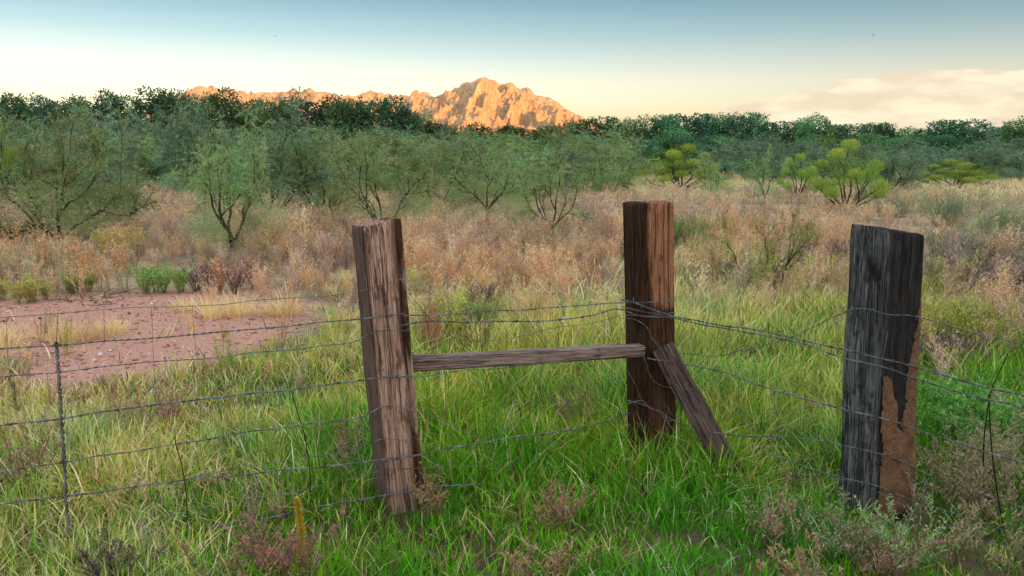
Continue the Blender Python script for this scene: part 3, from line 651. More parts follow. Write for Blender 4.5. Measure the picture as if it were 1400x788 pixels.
# ------------------------------------------------------------------ meadow: which plants stand where
# photo column, row: green, yellow green, straw, red-tan weed, pink-grey weed, grey-green weed
ZONES = np.array([
 (50,770,.33,.35,.3,0,.02,0),(200,770,.35,.25,.25,0,.12,.03),(370,770,.4,.05,0,0,.5,0),(600,770,.85,0,0,0,.1,.1),(800,770,.9,0,0,0,.06,0),(1000,770,.95,0,0,0,0,0),(1100,770,.6,0,0,0,.35,.1),(1200,770,.4,0,0,0,.3,.4),(1350,770,.4,0,0,0,.3,.4),
 (30,650,.25,.3,.25,0,.2,0),(150,650,.25,.42,.33,0,0,0),(300,650,.35,.38,.2,.05,.02,0),(450,650,.7,.05,0,.1,.15,0),(650,650,.95,0,0,0,.05,0),(800,650,.9,.0,0,0,.1,0),(950,650,.95,0,0,0,.05,0),(1080,650,.7,.3,0,0,0,0),(1250,650,.5,0,0,0,.1,.35),(1350,650,.2,0,0,0,.4,.4),
 (50,570,.05,.35,.5,.1,0,0),(200,570,.1,.5,.3,0,.1,0),(350,570,.3,.45,.25,0,.0,0),(450,570,.5,.4,0,0,.05,.05),(650,570,.75,.25,0,0,0,0),(800,570,.65,.25,0,0,.1,0),(1030,570,.3,.7,0,0,0,0),(1120,570,.4,.6,0,0,0,0),(1310,570,.9,0,0,0,0,.1),(1390,570,.1,0,0,0,.4,.5),
 (50,510,0,.3,.35,.35,0,0),(200,510,.05,.45,.5,0,0,0),(350,510,.2,.6,.05,.15,0,0),(450,510,.1,.7,.2,0,0,0),(620,510,.45,.55,0,0,0,0),(750,510,.35,.65,0,0,0,0),(820,510,.15,.8,.05,0,0,0),(1000,510,.25,.7,0,0,.05,0),(1100,510,.35,.6,0,0,.05,0),(1310,510,.1,.1,0,.3,.5,0),(1390,510,.4,0,0,.1,.4,.1),
 (50,455,0,0,.2,.7,.1,0),(450,455,0,.4,.35,.25,0,0),(650,455,.05,.6,.3,.05,0,0),(800,455,.05,.7,.2,.05,0,0),(1000,455,.1,.6,.15,0,0,.15),(1100,455,.25,.6,.1,0,0,.05),(1300,455,.1,.6,.2,.05,.05,0),(1390,455,0,.1,.1,.4,.4,0),
 (450,410,0,.05,.4,.5,.05,0),(600,410,0,.05,.25,.5,0,.2),(750,410,0,.05,.3,.5,.15,0),(950,410,0,.1,.8,.1,0,0),(1040,410,0,.1,.45,.25,.2,0),(1120,410,.05,.45,.1,.1,.3,0),(1300,410,.05,.5,.2,0,.25,0),(1390,410,0,0,.1,.35,.5,.05),
 (50,370,0,0,.25,.5,.05,.2),(200,370,0,0,0,.35,.3,.35),(350,370,0,0,0,.5,.5,0),(450,370,0,0,.05,.6,.35,0),(600,370,0,0,.05,.8,.15,0),(750,370,0,0,.1,.7,.2,0),(950,370,0,.2,.4,.4,0,0),(1040,370,0,.4,0,.2,.4,0),(1130,370,0,.1,.1,.4,.4,0),(1300,370,0,0,0,.2,.5,.3),(1390,370,0,0,0,.1,.6,.3),
 (50,330,0,0,0,.5,.3,.2),(250,330,0,0,0,.45,.55,0),(450,330,0,0,0,.5,.3,.2),(620,330,0,0,0,.65,.2,.15),(750,330,0,0,0,.65,.35,0),(830,330,0,0,0,.5,.5,0),(950,330,0,.3,0,.35,0,.35),(1100,330,0,.1,0,.55,.3,.05),(1300,330,0,0,0,.15,.3,.55),(1390,330,0,.25,0,0,.2,.55),
 (30,290,0,0,0,.6,.4,0),(200,290,0,0,0,.6,.4,0),(400,290,0,0,.25,.6,.1,0),(620,290,0,0,0,.6,.1,.3),(800,290,0,0,0,.5,.45,0),(880,290,0,0,.1,.35,.55,0),(1000,290,0,0,0,.4,.3,.3),(1150,290,0,0,0,.7,.2,.1),(1300,290,0,0,0,.1,.25,.65),(1390,290,0,0,0,.1,.1,.8),
 (150,265,0,0,0,.6,0,.4),(400,265,0,0,.5,.5,0,0),(700,265,0,0,0,.5,0,.5),(850,265,0,0,.55,.45,0,0),(950,265,0,0,.9,.1,0,0),(1050,265,0,0,.65,0,.35,0),(1250,265,0,0,.45,.15,0,.4),(1390,265,0,0,.85,0,0,.15),
 (850,248,0,0,.7,.3,0,0),(950,248,0,0,.75,.25,0,0),(1250,248,0,.2,.7,0,0,.1),(1370,248,0,0,.95,0,0,.05)], float)
def zone(x, y):
    px, py = to_px(x, y); py = np.maximum(py, 236)
    A = np.log(py - 205)[:, None]; B = np.log(ZONES[:, 1] - 205)[None]
    d2 = ((px[:, None] - ZONES[None, :, 0]) / 75) ** 2 + ((A - B) / .14) ** 2
    wt = np.exp(-np.minimum(d2, 60)) + 1e-9 / (1 + d2); wt /= wt.sum(1, keepdims=True)
    Z = wt @ ZONES[:, 2:]; return Z / (Z.sum(1, keepdims=True) + 1e-9)
def field(d0, d1, dens, seed, margin=1.14, clump=0):
    r = np.random.default_rng(seed); half = lambda y: .64 * margin * y + 1.1; hm = half(d1)
    n = int(2 * hm * (d1 - d0) * dens); x = hm * (2 * r.random(n) - 1); y = d0 + (d1 - d0) * r.random(n); k = np.abs(x) < half(y); x, y = x[k], y[k]; n = len(x)
    if clump:                                       # gather plants into tufts, leave gaps
        k = max(1, n // clump); ci = r.integers(0, k, n); x = x[ci] + .045 * r.standard_normal(n); y = y[ci] + .045 * r.standard_normal(n)
    return x, y, r
def posts_clear(x, y):                              # nothing grows through the timber
    ok = np.ones(len(x), bool)
    for p, rr in ((p1, .13), (p2, .15), (p3, .165)):
        l = p.matrix_world.translation; ok &= (x - l.x) ** 2 + (y - l.y) ** 2 > rr ** 2
    return ok
SPEC = dict(thatch=(.34, .24, .13), green=(.108, .345, .014), lime=(.46, .50, .12), straw=(.78, .62, .34), red=(.72, .46, .275), pink=(.53, .39, .315), grey=(.36, .38, .23))
GREEN, YG, ST, RD, PK, GG = range(6)
def pick(x, y, r):
    Z = zone(x, y); Z = Z + Z[:, :1] * np.array([-.12, .06, .06, 0, 0, 0]); u_ = r.random(len(x))[:, None]; return (np.cumsum(Z, 1) < u_).sum(1).clip(0, 5)
def hmul(x, y):                                    # the sward is short by the fence and beside the gravel, taller behind the rail
    h = np.interp(y, [2.2, 3.3, 3.9, 4.6, 6, 8.5, 14, 60], [.44, .50, .78, .95, 1., .72, .72, 1.])
    left = np.clip((-.7 - x) / .8, 0, 1) * np.clip((y - 3.6) / 1.2, 0, 1) * np.clip((11 - y) / 1.5, 0, 1)
    foot = np.exp(-((x - .85) / .55) ** 2 - ((y - 3.78) / .28) ** 2)
    near_gravel = np.exp(-((x + 3.0) / 1.5) ** 2 - ((y - 5.2) / .9) ** 2)
    return h * (1 - .50 * left) * (1 - .35 * near_gravel) * (1 + .35 * foot)
def blade_layer(name, d0, d1, dens, seed, hl, wd, K, clump, which):
    x, y, r = field(d0, d1, dens, seed, clump=clump); s_ = pick(x, y, r); pm = patch(x, y)
    ok = posts_clear(x, y) & (r.random(len(x)) > np.minimum(pm * 1.15, .975))
    out = []
    for kind, cname, tipc, lenk, leanmax, curl in which:
        k = ok & (s_ == kind); n = k.sum()
        if n == 0: continue
        b_ = np.stack([x[k], y[k], bumps(x[k], y[k]) - .01], -1); c_ = jit(SPEC[cname], n, r, .34, .09)
        big = .78 + .42 * vnoise(b_ * [2.2, 2.2, 0], 77) + .18 * vnoise(b_ * [6, 6, 0], 79)                      # taller and shorter patches
        hue = vnoise(b_ * [2.6, 2.6, 0] + 9, 78)[:, None]; c_ = np.clip(c_ * (1 + hue * np.array([.40, .10, .1])), .004, .9)
        out.append(blades(b_, hl * lenk * big * hmul(x[k], y[k]) * (.5 + .7 * r.random(n)), wd * (.45 + 1.1 * r.random(n) ** 1.8), r.random(n) * 6.283, leanmax * r.random(n), curl * r.random(n) ** 1.5, c_, K, droop=.3, tip=np.clip(c_ * tipc, 0, .9)))
    off = 0; Vs, Ts, Ks = [], [], []
    for V, T, K_ in out: Vs.append(V); Ts.append(T + off); Ks.append(K_); off += len(V)
    tag(obj(name, mesh_np(name, np.concatenate(Vs), np.concatenate(Ts), np.concatenate(Ks)), M['grass']), kind='stuff')
LUSH = [(GREEN, 'green', np.array([1.2, 1.08, 1.1]), 1., .75, .6), (YG, 'lime', np.array([1.25, 1.1, 1.2]), 1.05, .75, .7), (ST, 'straw', np.array([1.1, 1.1, 1.1]), 1.1, .9, .8)]
LUSH2 = LUSH + [(PK, 'green', np.array([1., .9, 1.]), .8, .5, .5), (GG, 'green', np.array([1., .9, 1.]), .8, .5, .5), (RD, 'straw', np.array([1., .9, .9]), .8, .6, .5)]
blade_layer('grass', 1.9, 5.2, 4700, 101, .36, .0054, 3, 11, LUSH2)
blade_layer('dead_grass', 2.2, 7.0, 700, 105, .26, .0055, 2, 6, [(k_, 'thatch', np.array([1.1, 1.1, 1.1]), 1., .98, .35) for k_ in range(6)])
blade_layer('grass', 5.2, 8.5, 1750, 102, .38, .0080, 3, 8, LUSH2)
blade_layer('grass', 8.5, 17, 190, 103, .40, .015, 2, 6, LUSH)
blade_layer('grass', 17, 60, 34, 104, .42, .030, 2, 7, LUSH)

def weed_layer(d0, d1, dens, seed, size, simple):
    x, y, r = field(d0, d1, dens, seed); s_ = pick(x, y, r); pm = patch(x, y); ok = posts_clear(x, y) & (r.random(len(x)) > np.minimum(pm * 1.25, .93))
    gap = vnoise(np.stack([x * .9, y * .55, 0 * x], -1), 61) + .5 * vnoise(np.stack([x * 2.1, y * 1.6, 0 * x], -1), 62); ok &= r.random(len(x)) < np.clip(.80 + .7 * gap, .25, 1)
    for kind, nm, col, head, hh in ((RD, 'dry_weed', 'red', (.80, .54, .335), 1.), (PK, 'twiggy_weed', 'pink', (.64, .46, .385), .9), (GG, 'grey_weed', 'grey', (.42, .45, .26), .85),
                                    (YG, 'yellow_weed', 'lime', (.46, .47, .15), .8), (ST, 'straw_weed', 'straw', (.70, .56, .32), .8), (GREEN, 'green_weed', 'green', (.18, .33, .07), .6)):
        k = ok & (s_ == kind)
        if kind in (GREEN, YG, ST): k &= r.random(len(x)) < (.40 if d1 < 9 else .6)
        n = k.sum()
        if n < 2: continue
        tp = [weed(seed * 31 + kind * 7 + q, .42, **simple, col=SPEC[col], head=head) for q in range(6)]
        pos = np.stack([x[k], y[k], bumps(x[k], y[k]) - .01], -1)
        pt = vnoise(pos * [.45, .45, 0], 55)[:, None]; cm = 1 + .27 * r.standard_normal((n, 1)) + pt * np.array([.26, .15, .10]) + .05 * r.standard_normal((n, 3))
        scatter(nm, tp, pos, size * hh * (.5 + .5 * hmul(x[k], y[k])) * (.6 + .7 * r.random(n)) * (1 + .45 * vnoise(pos * [.45, .45, 0], 56)), np.clip(cm, .3, 1.7), M['dry'], seed=seed + kind)
weed_layer(2.5, 5.5, 20, 201, .70, dict(stems=7, twigs=14, seeds=3, headw=.006, tlen=.09))
weed_layer(5.5, 9, 16, 202, .90, dict(ribbon=2, stems=8, twigs=13, seeds=2, headw=.007, tlen=.09))
weed_layer(9, 17, 20, 203, 1.15, dict(ribbon=2, stems=11, twigs=10, seeds=1, headw=.010, tlen=.11, spread=.4))
weed_layer(17, 34, 6.6, 204, 1.05, dict(ribbon=1, stems=11, twigs=6, seeds=1, headw=.016, tlen=.13, spread=.6))
weed_layer(34, 72, 1.4, 205, 1.1, dict(ribbon=1, stems=9, twigs=5, seeds=1, headw=.035, tlen=.17, spread=.9))

# gravel on the bare patch
r = np.random.default_rng(5); n = 7000; x = -4.2 + 3.2 * (r.random(n) * 2 - 1); y = 7.3 + 2.4 * (r.random(n) * 2 - 1); k = r.random(n) < patch(x, y); x, y = x[k], y[k]; n = len(x)
O = np.array([(1, 0, 0), (0, 1, 0), (-1, 0, 0), (0, -1, 0), (0, 0, .7), (0, 0, -.5)], float); OT = np.array([(0, 1, 4), (1, 2, 4), (2, 3, 4), (3, 0, 4), (1, 0, 5), (2, 1, 5), (3, 2, 5), (0, 3, 5)])
sz = .006 + .022 * r.random(n) ** 4; V = O[None] * (sz[:, None, None] * (.6 + .8 * r.random((n, 6, 1)))); th = r.random(n) * 6.28
V = np.stack([V[..., 0] * np.cos(th)[:, None] - V[..., 1] * np.sin(th)[:, None], V[..., 0] * np.sin(th)[:, None] + V[..., 1] * np.cos(th)[:, None], V[..., 2]], -1) + np.stack([x, y, bumps(x, y) + sz * .2], -1)[:, None]
cc = np.where(r.random((n, 1)) < .12, jit((.66, .52, .48), n, r), jit((.46, .255, .195), n, r, .28))
tag(obj('gravel', mesh_np('gravel', V.reshape(-1, 3), (np.arange(n)[:, None, None] * 6 + OT).reshape(-1, 3), np.repeat(cc, 6, 0)), M['stone']), kind='stuff')

# ------------------------------------------------------------------ single plants of the meadow
def plant(name, geo, px, py, label, cat, h=None, m=None, group=None, s=1.0, rz=0):
    V, T, K_ = geo; K_ = np.clip(K_ * 1.3, 0, .9); g_ = ground(px, py); o = obj(name, mesh_np(name, V, T, K_), m or M['plant']); o.location = (g_[0], g_[1], -.01); o.scale = (s, s, s); o.rotation_euler = (0, 0, rz)
    return tag(o, label, cat, group)
def merge(*gs):
    G = Geo()
    for V, T, K_ in gs: G.add(V, T, K_)
    return G.get()
def shift(g, x, y, z=0): return g[0] + np.array([x, y, z]), g[1], g[2]
def mound(seed, n, rad, maker):
    r = np.random.default_rng(seed); out = []
    for q in range(n): a = r.random() * 6.28; d = rad * math.sqrt(r.random()); out.append(shift(maker(seed * 50 + q), d * math.cos(a), d * math.sin(a)))
    return merge(*out)
STRAW = (.66, .49, .26)
for q, (px, py, n, rd_, h_, lb) in enumerate(((25, 470, 5, .22, .24, 'pale straw tuft at the left frame edge on the red gravel'), (75, 468, 5, .22, .25, 'pale straw tuft behind the thick wire stay'), (120, 462, 4, .2, .22, 'low pale straw tuft in the middle of the red gravel patch'), (150, 456, 3, .15, .2, 'small pale straw tuft at the right tip of the straw strip on the gravel'),
                                              (262, 424, 2, .1, .2, 'small straw tuft at the back edge of the red gravel'), (306, 432, 6, .2, .32, 'bushy bright straw tuft on the far side of the red gravel'), (370, 432, 5, .2, .32, 'spiky straw tuft nearest the left post behind the gravel'))):
    plant('straw_tuft', mound(300 + q, n, rd_, lambda s_: tuft(s_, 60, h_ * .95, 1.0, STRAW, .006, .5, .09)), px, py, lb, 'grass tuft', group='straw tufts around the gravel patch')
for px, py, n, rd_, h_, lb in ((1345, 402, 8, .4, .42, 'dark purplish twiggy bush beyond the charcoal post on the right'), (1300, 512, 9, .22, .30, 'dark dead twiggy bush above the bright green one'), (300, 396, 8, .45, .34, 'dark bluish twiggy bush behind the straw tufts'), (648, 428, 7, .4, .3, 'dark mauve twiggy bush beyond the rail'), (1010, 384, 6, .4, .3, 'dark mauve bush under the sprawling shrub'), (1130, 362, 6, .5, .4, 'dark reddish bush left of the charcoal post')):
    plant('twiggy_bush', mound(int(px + py * 7), n, rd_, lambda s_: weed(s_, h_, 14, .6, 14, .09, (.15, .105, .10), (.22, .15, .14), headw=.010, seeds=1, upright=1.0)), px, py, lb, 'bush', group='dark twiggy bushes in the meadow')
plant('dry_bunch', mound(320, 3, .06, lambda s_: merge(tuft(s_, 40, .42, .3, (.50, .32, .17), .008, .2, .05), weed(s_, .46, 5, .15, 16, .06, (.46, .30, .17)))), 587, 483, 'upright orange-tan dry bunch just right of the left post', 'dry plant')
TALL = ((18, 356, .75, 'tall curving tan stalks at the far left edge above the gravel'), (60, 378, .75, 'tall orange-tan dry stalk left of the small green bush'), (102, 398, .62, 'orange dry stalk right of the yellow-green bush'), (130, 396, .6, 'hooked orange dry stalk beside the low bushes'), (168, 395, .8, 'tall orange-tan stalk between the two green bushes'), (300, 402, .45, 'orange feathery weed behind the straw tufts'))
for q, (px, py, h_, lb) in enumerate(TALL):
    plant('dry_stalk', mound(330 + q, 2, .1, lambda s_: weed(s_, h_, 5, .22, 22, .07, (.52, .31, .16), (.60, .37, .19), headw=.014, seeds=2)), px, py, lb, 'dry plant', group='tall orange stalks behind the gravel')
FINE = lambda c, h_, hd=None, st=14, w_=.010, sd=3: (lambda s_: weed(s_, h_, st, .55, 16, .10, c, hd or tuple(np.array(c) * 1.2), headw=w_, seeds=sd, upright=1.1))
for px, py, n, rd_, h_, c_, lb, nm in (
    (223, 398, 8, .30, .32, (.24, .36, .12), 'rounded bright green bush behind the red gravel', 'green_bush'), (80, 402, 6, .35, .22, (.27, .31, .11), 'low olive bush behind the left end of the gravel', 'green_bush'),
    (28, 412, 6, .4, .24, (.36, .33, .12), 'yellowish bush at the left edge beside the gravel', 'green_bush'), (165, 350, 7, .35, .5, (.40, .35, .12), 'mustard green bush before the left mesquite', 'green_bush'),
    (620, 460, 7, .30, .34, (.24, .31, .11), 'dark green bush behind the rail near the left post', 'green_bush'), (1308, 480, 12, .30, .40, (.30, .32, .075), 'yellow-green rounded bush right of the charcoal post', 'green_bush'),
    (1310, 608, 14, .26, .34, (.13, .34, .075), 'bright green feathery bush right of the charcoal post at mid height', 'green_bush'), (1314, 312, 9, .6, .75, (.17, .25, .14), 'blue-green mound beyond the charcoal post', 'saltbush'),
    (1225, 297, 8, .6, .6, (.23, .26, .15), 'grey-green mound right of the yellow broom', 'saltbush'), (1352, 350, 9, .5, .5, (.18, .23, .14), 'dull blue-green mound near the right edge', 'saltbush'), (1390, 322, 8, .6, .6, (.21, .27, .14), 'grey-green mound at the right frame edge', 'saltbush'),
    (1290, 345, 7, .45, .4, (.24, .24, .16), 'small grey mound behind the top of the charcoal post', 'saltbush'), (940, 335, 8, .5, .5, (.18, .22, .08), 'light green bush right of the rust brown post top', 'green_bush')):
    plant(nm, mound(int(px * 3 + py), n, rd_, FINE(c_, h_)), px, py, lb, 'bush', group='low bushes in the meadow')
MAUVE = (.27, .15, .125); MH = (.34, .185, .165)
for px, py, n, rd_, h_, c_, hd, lb in (
    (365, 812, 9, .16, .24, MAUVE, MH, 'broad mauve weed under the yellow flower spike'), (425, 800, 4, .06, .27, (.30, .13, .13), (.36, .16, .17), 'rosy weed head right of the yellow spike'), (190, 812, 5, .14, .2, (.10, .065, .07), (.16, .10, .11), 'dark purplish weed low in the left foreground'),
    (598, 716, 4, .07, .24, (.27, .17, .10), (.36, .22, .15), 'tan seed-head weed at the foot of the left post'),
    (757, 735, 3, .05, .22, (.29, .16, .12), (.38, .21, .17), 'pinkish seed head in the green grass below the rail'), (745, 800, 4, .08, .22, (.27, .15, .11), (.35, .2, .16), 'brown-pink weed at the bottom centre'), (778, 590, 5, .1, .27, (.20, .13, .09), (.27, .17, .13), 'brown twiggy weed under the rail near the rust post'),
    (1055, 745, 4, .06, .26, (.28, .18, .14), (.36, .23, .19), 'pinkish weed left of the charcoal post foot'), (1085, 815, 4, .10, .24, (.31, .19, .13), (.40, .24, .18), 'salmon weed at the bottom left of the charcoal post'),
    (1205, 800, 6, .08, .24, (.30, .18, .145), (.37, .23, .2), 'pink weed at the foot of the charcoal post'), (1165, 770, 5, .08, .22, (.22, .24, .15), (.30, .32, .2), 'pale sage weed before the charcoal post'), (1232, 790, 5, .07, .28, (.23, .27, .14), (.30, .35, .19), 'pale green leafy weed right of the charcoal post foot'),
    (1290, 690, 7, .1, .35, (.28, .22, .14), (.36, .26, .2), 'tall tan sage weed under the wires on the right'), (1335, 720, 7, .11, .33, (.28, .21, .15), (.36, .25, .2), 'pinkish sage weed left of the dark stick'), (1385, 690, 8, .12, .42, (.27, .22, .15), (.35, .26, .2), 'tall grey-pink sage weed at the right edge'),
    (1310, 650, 6, .1, .3, (.22, .24, .14), (.29, .30, .19), 'grey-green sage weed below the bright green bush'), (1345, 770, 6, .12, .26, (.25, .20, .13), (.33, .24, .18), 'dull pink weed at the bottom right'),
    (40, 690, 5, .08, .36, (.30, .17, .12), (.38, .21, .16), 'reddish brown dock weed at the left edge'), (180, 600, 4, .1, .32, (.32, .18, .14), (.38, .22, .18), 'dusky pink weed right of the wire stay'), (232, 585, 2, .03, .27, (.32, .15, .15), (.38, .18, .19), 'rosy seed head behind the thick lower wire'), (455, 645, 5, .09, .3, (.24, .15, .09), (.3, .19, .12), 'brown twiggy weed just left of the left post')):
    plant('seed_weed', mound(int(px * 5 + py), max(2, int(n * .62)), rd_ * 1.25, lambda s_: weed(s_, h_ * 1.05, 6, .75, 15, .07, tuple(np.array(c_) * [1., 1.15, .95]), tuple(np.array(hd) * [1.0, 1.12, .95]), headw=.0058, seeds=4, upright=.9, wob=.10)), px, py, lb, 'weed', group='seeding weeds in the grass by the fence')
# yellow flower spike, dark sticks
r = np.random.default_rng(9); G = Geo(); P = spline([(0, 0, 0), (.004, 0, .16), (-.006, 0, .33)], 12); V, T = tube(P, np.linspace(.004, .002, 12), 5); G.add(V, T, (.25, .26, .06))
n = 900; t = r.random(n) ** .8; bp = np.stack([np.interp(t * 11, np.arange(12), P[:, k]) for k in range(3)], -1); a = r.random(n) * 6.28; rad = .017 * (1 - t ** 3 * .75); D_ = np.stack([np.cos(a), np.sin(a), .8 + 0 * a], -1)
V, T, K_ = leaves(bp + D_ * (rad * r.random(n))[:, None], D_, .012, .006, jit((.50, .42, .045), n, r), r); G.add(V, T, K_)
plant('flower_spike', G.get(), 413, 790, 'tall yellow flower spike standing in the left foreground grass', 'flower')
def stick(name, pts, offs, rad, label, m, cat):
    P = course(pts, offs); P[-1, 2] = min(P[-1, 2], 0.0); V, T = tube(spline(P, 30), np.linspace(rad * .6, rad, 30), 5); o = obj(name, mesh_np(name, V - P[-1], T, None, True), m); o.location = P[-1]; return tag(o, label, cat)
stick('dead_stick', [(1352, 540), (1354, 590), (1360, 650), (1372, 720), (1385, 775), (1397, 830)], .05, .0042, 'thin black upright stick among the weeds at the far right', M['twig'], 'stick')
stick('dead_stick', [(1378, 484), (1368, 506), (1356, 532), (1348, 575), (1346, 720)], .16, .0035, 'thin grey leaning stick behind the black stick', M['twig'], 'stick')
stick('dead_stick', [(395, 522), (405, 558), (415, 590), (421, 622), (424, 740)], .08, .003, 'thin dark twig leaning left of the left post', M['twig'], 'stick')
stick('dead_stick', [(239, 584), (240, 605), (247, 630), (252, 655), (256, 770)], -.05, .003, 'short dark twig at the lower left wires', M['twig'], 'stick')

# ------------------------------------------------------------------ shrubs and trees
def branchy(seed, h, w, stems, levels, lean0, split, r0, curve=.18):
    """skeleton: list of branches (points, radii, level)"""
    r = np.random.default_rng(seed); out = []
    def go(p, d, ln, rad, lv):
        P = [p]; n = 5; dd = d.copy()
        for k in range(n):
            dd = dd + curve * r.standard_normal(3) + np.array([0, 0, .05]); dd /= np.linalg.norm(dd); P.append(P[-1] + dd * ln / n)
        P = np.array(P); out.append((P, np.linspace(rad, rad * .6, n + 1), lv))
        if lv >= levels: return
        for q in range(split + (r.random() < .5)):
            t = .35 + .65 * r.random() if q else 1.0; i = min(int(t * n), n); sd = r.standard_normal(3); sd -= dd * sd.dot(dd); sd /= np.linalg.norm(sd)
            nd_ = dd + sd * (.55 + .45 * r.random()); nd_[2] += .1; nd_ /= np.linalg.norm(nd_); go(P[i], nd_, ln * (.62 + .2 * r.random()), rad * .6 * (.8 + .3 * r.random()), lv + 1)
    for q in range(stems):
        a = q / stems * 6.283 + r.random(); l_ = lean0 * (.5 + .7 * r.random()); d = np.array([math.cos(a) * math.sin(l_), math.sin(a) * math.sin(l_), math.cos(l_)])
        go(np.array([math.cos(a), math.sin(a), 0]) * .05, d, h * .42 * (.85 + .3 * r.random()), r0, 1)
    return out, r
def fit(parts, h, w):
    allp = np.concatenate([p for p in parts]); zx = np.percentile(allp[:, 2], 93); rx = np.percentile(np.hypot(allp[:, 0], allp[:, 1]), 92); return np.array([w / 2 / rx, w / 2 / rx, h / zx])
def mesquite(seed, h=2.0, w=2.4, nleaf=11000, stems=4, lean0=.75, leafcol=(.30, .43, .175), ln=.042, wd=.0075, skirt=0, r0=.027):
    out, r = branchy(seed, h, w, stems, 4, lean0, 2, r0)
    if stems == 4:                                  # one short trunk that forks low
        fk = np.array([.04, .02, .30]); out = [(P * [.5, .5, 1] * 1 + fk if lv == 0 else P + fk, rad, lv) for P, rad, lv in out]
        out.append((spline([(0, 0, -.05), (.05, .0, .16), fk + [0, 0, .06]], 6), np.full(6, .05), 1))
    k = fit([p for p, _, _ in out], h * .97, w * .95); G = Geo()
    for P, rad, lv in out:
        V, T = tube(P * k, rad * (1 if lv < 3 else .8), 6 if lv < 3 else 3); G.add(V, T)
    tw = [(P * k, lv) for P, _, lv in out if lv >= 2]; per = nleaf // len(tw); crown = Geo()
    for P, lv in tw:
        # sprays: short twigs around each branch, leaflets along them
        ns = 7; t = r.random(ns); o_ = np.stack([np.interp(t * 5, np.arange(6), P[:, q]) for q in range(3)], -1); D = r.standard_normal((ns, 3)) + np.array([0, 0, .25]) + (P[-1] - P[0]) * 1.5; D /= np.linalg.norm(D, axis=1)[:, None]
        sl = (.16 + .16 * r.random(ns)) * h / 2; n = max(ns, per); si = r.integers(0, ns, n); tt = r.random(n)
        pp = o_[si] + D[si] * (sl[si] * tt)[:, None]; pp[:, 2] -= (.05 * h / 2) * tt ** 2
        ld = D[si] * .6 + r.standard_normal((n, 3)) * .8; c0 = np.array(leafcol) * (1 + .22 * r.standard_normal()) * (1 + .1 * r.standard_normal(3))
        V, T, K_ = slivers(pp, ld, ln * (.6 + .8 * r.random(n)), wd, jit(np.clip(c0, .02, .5), n, r, .2), r); keep = V[:, 2].reshape(-1, 3).min(1) > .08
        crown.add(V, T[keep], K_)
    if skirt:                                       # leafy suckers down to the ground
        for q in range(26):
            a = r.random() * 6.283; d = w / 2 * (.25 + .65 * r.random()); c0 = np.array([d * math.cos(a), d * math.sin(a), h * (.06 + .40 * r.random())]); n = skirt // 26
            pp = c0 + r.standard_normal((n, 3)) * np.array([.16, .16, .13]) * h / 2; pp = pp[pp[:, 2] > .03]; n = len(pp); cc = np.array(leafcol) * (1 + .22 * r.standard_normal())
            V, T, K_ = slivers(pp, r.standard_normal((n, 3)) + [0, 0, .3], ln * (.6 + .8 * r.random(n)), wd, jit(np.clip(cc, .02, .6), n, r, .2), r); crown.add(V, T, K_)
    return G, crown
def broom(seed, h=2.0, w=2.2, heads=16, green=(.25, .42, .07), yellow=(.64, .66, .15), per=620, bare=.5):
    r = np.random.default_rng(seed); G, crown = Geo(), Geo()
    for q in range(heads):
        a = q * 2.4 + .4 * r.random(); l_ = 1.25 * math.sqrt((q + .2) / heads); ln = h * (.78 + .3 * r.random()) * (1 - .25 * (l_ / 1.25) ** 2) ; ln = ln if q else h * 1.08
        tp = np.array([math.cos(a) * math.sin(l_) * w / h * .80, math.sin(a) * math.sin(l_) * w / h * .80, math.cos(l_)]) * ln * .82; mid = tp * .5 + r.standard_normal(3) * .08 * h; P = spline([np.array([math.cos(a), math.sin(a), 0]) * .06, mid, tp], 9)
        V, T = tube(P, np.linspace(.028, .010, 9) * h / 2, 5); G.add(V, T)
        n = per; cr = h * (.070 + .055 * r.random()); d = r.standard_normal((n, 3)); d /= np.linalg.norm(d, axis=1)[:, None]; pp = tp + d * (cr * r.random(n) ** .4)[:, None] * np.array([1, 1, .85])
        f = np.clip((pp[:, 2] - tp[2]) / cr * .55 + .35, 0, 1)[:, None] * (.35 + .65 * r.random()); cc = np.array(green) * (1 - f) + np.array(yellow) * f
        V, T, K_ = leaves(pp, d * .5 + np.array([0, 0, .9]) + .3 * r.standard_normal((n, 3)), .08 * h / 2 * (.6 + .8 * r.random(n)), .0135 * h / 2, np.clip(cc * (1 + .18 * r.standard_normal((n, 1))), .01, .7), r); crown.add(V, T, K_)
        for e in range(3):
            e0 = P[4 + e]; e1 = e0 + (r.standard_normal(3) * .16 + np.array([0, 0, .2])) * h * .8
            V, T = tube(spline([e0, (e0 + e1) / 2 + r.standard_normal(3) * .03, e1], 4), [.006, .005, .004, .003], 3); G.add(V, T)
            n2 = int(per * .16); d = r.standard_normal((n2, 3)); pp = e1 + d * .05 * h; cc = np.array(green) * .9
            V, T, K_ = leaves(pp, d * .5 + np.array([0, 0, .8]), .07 * h / 2, .016 * h / 2, jit(cc, n2, r), r); crown.add(V, T, K_)
    return G, crown
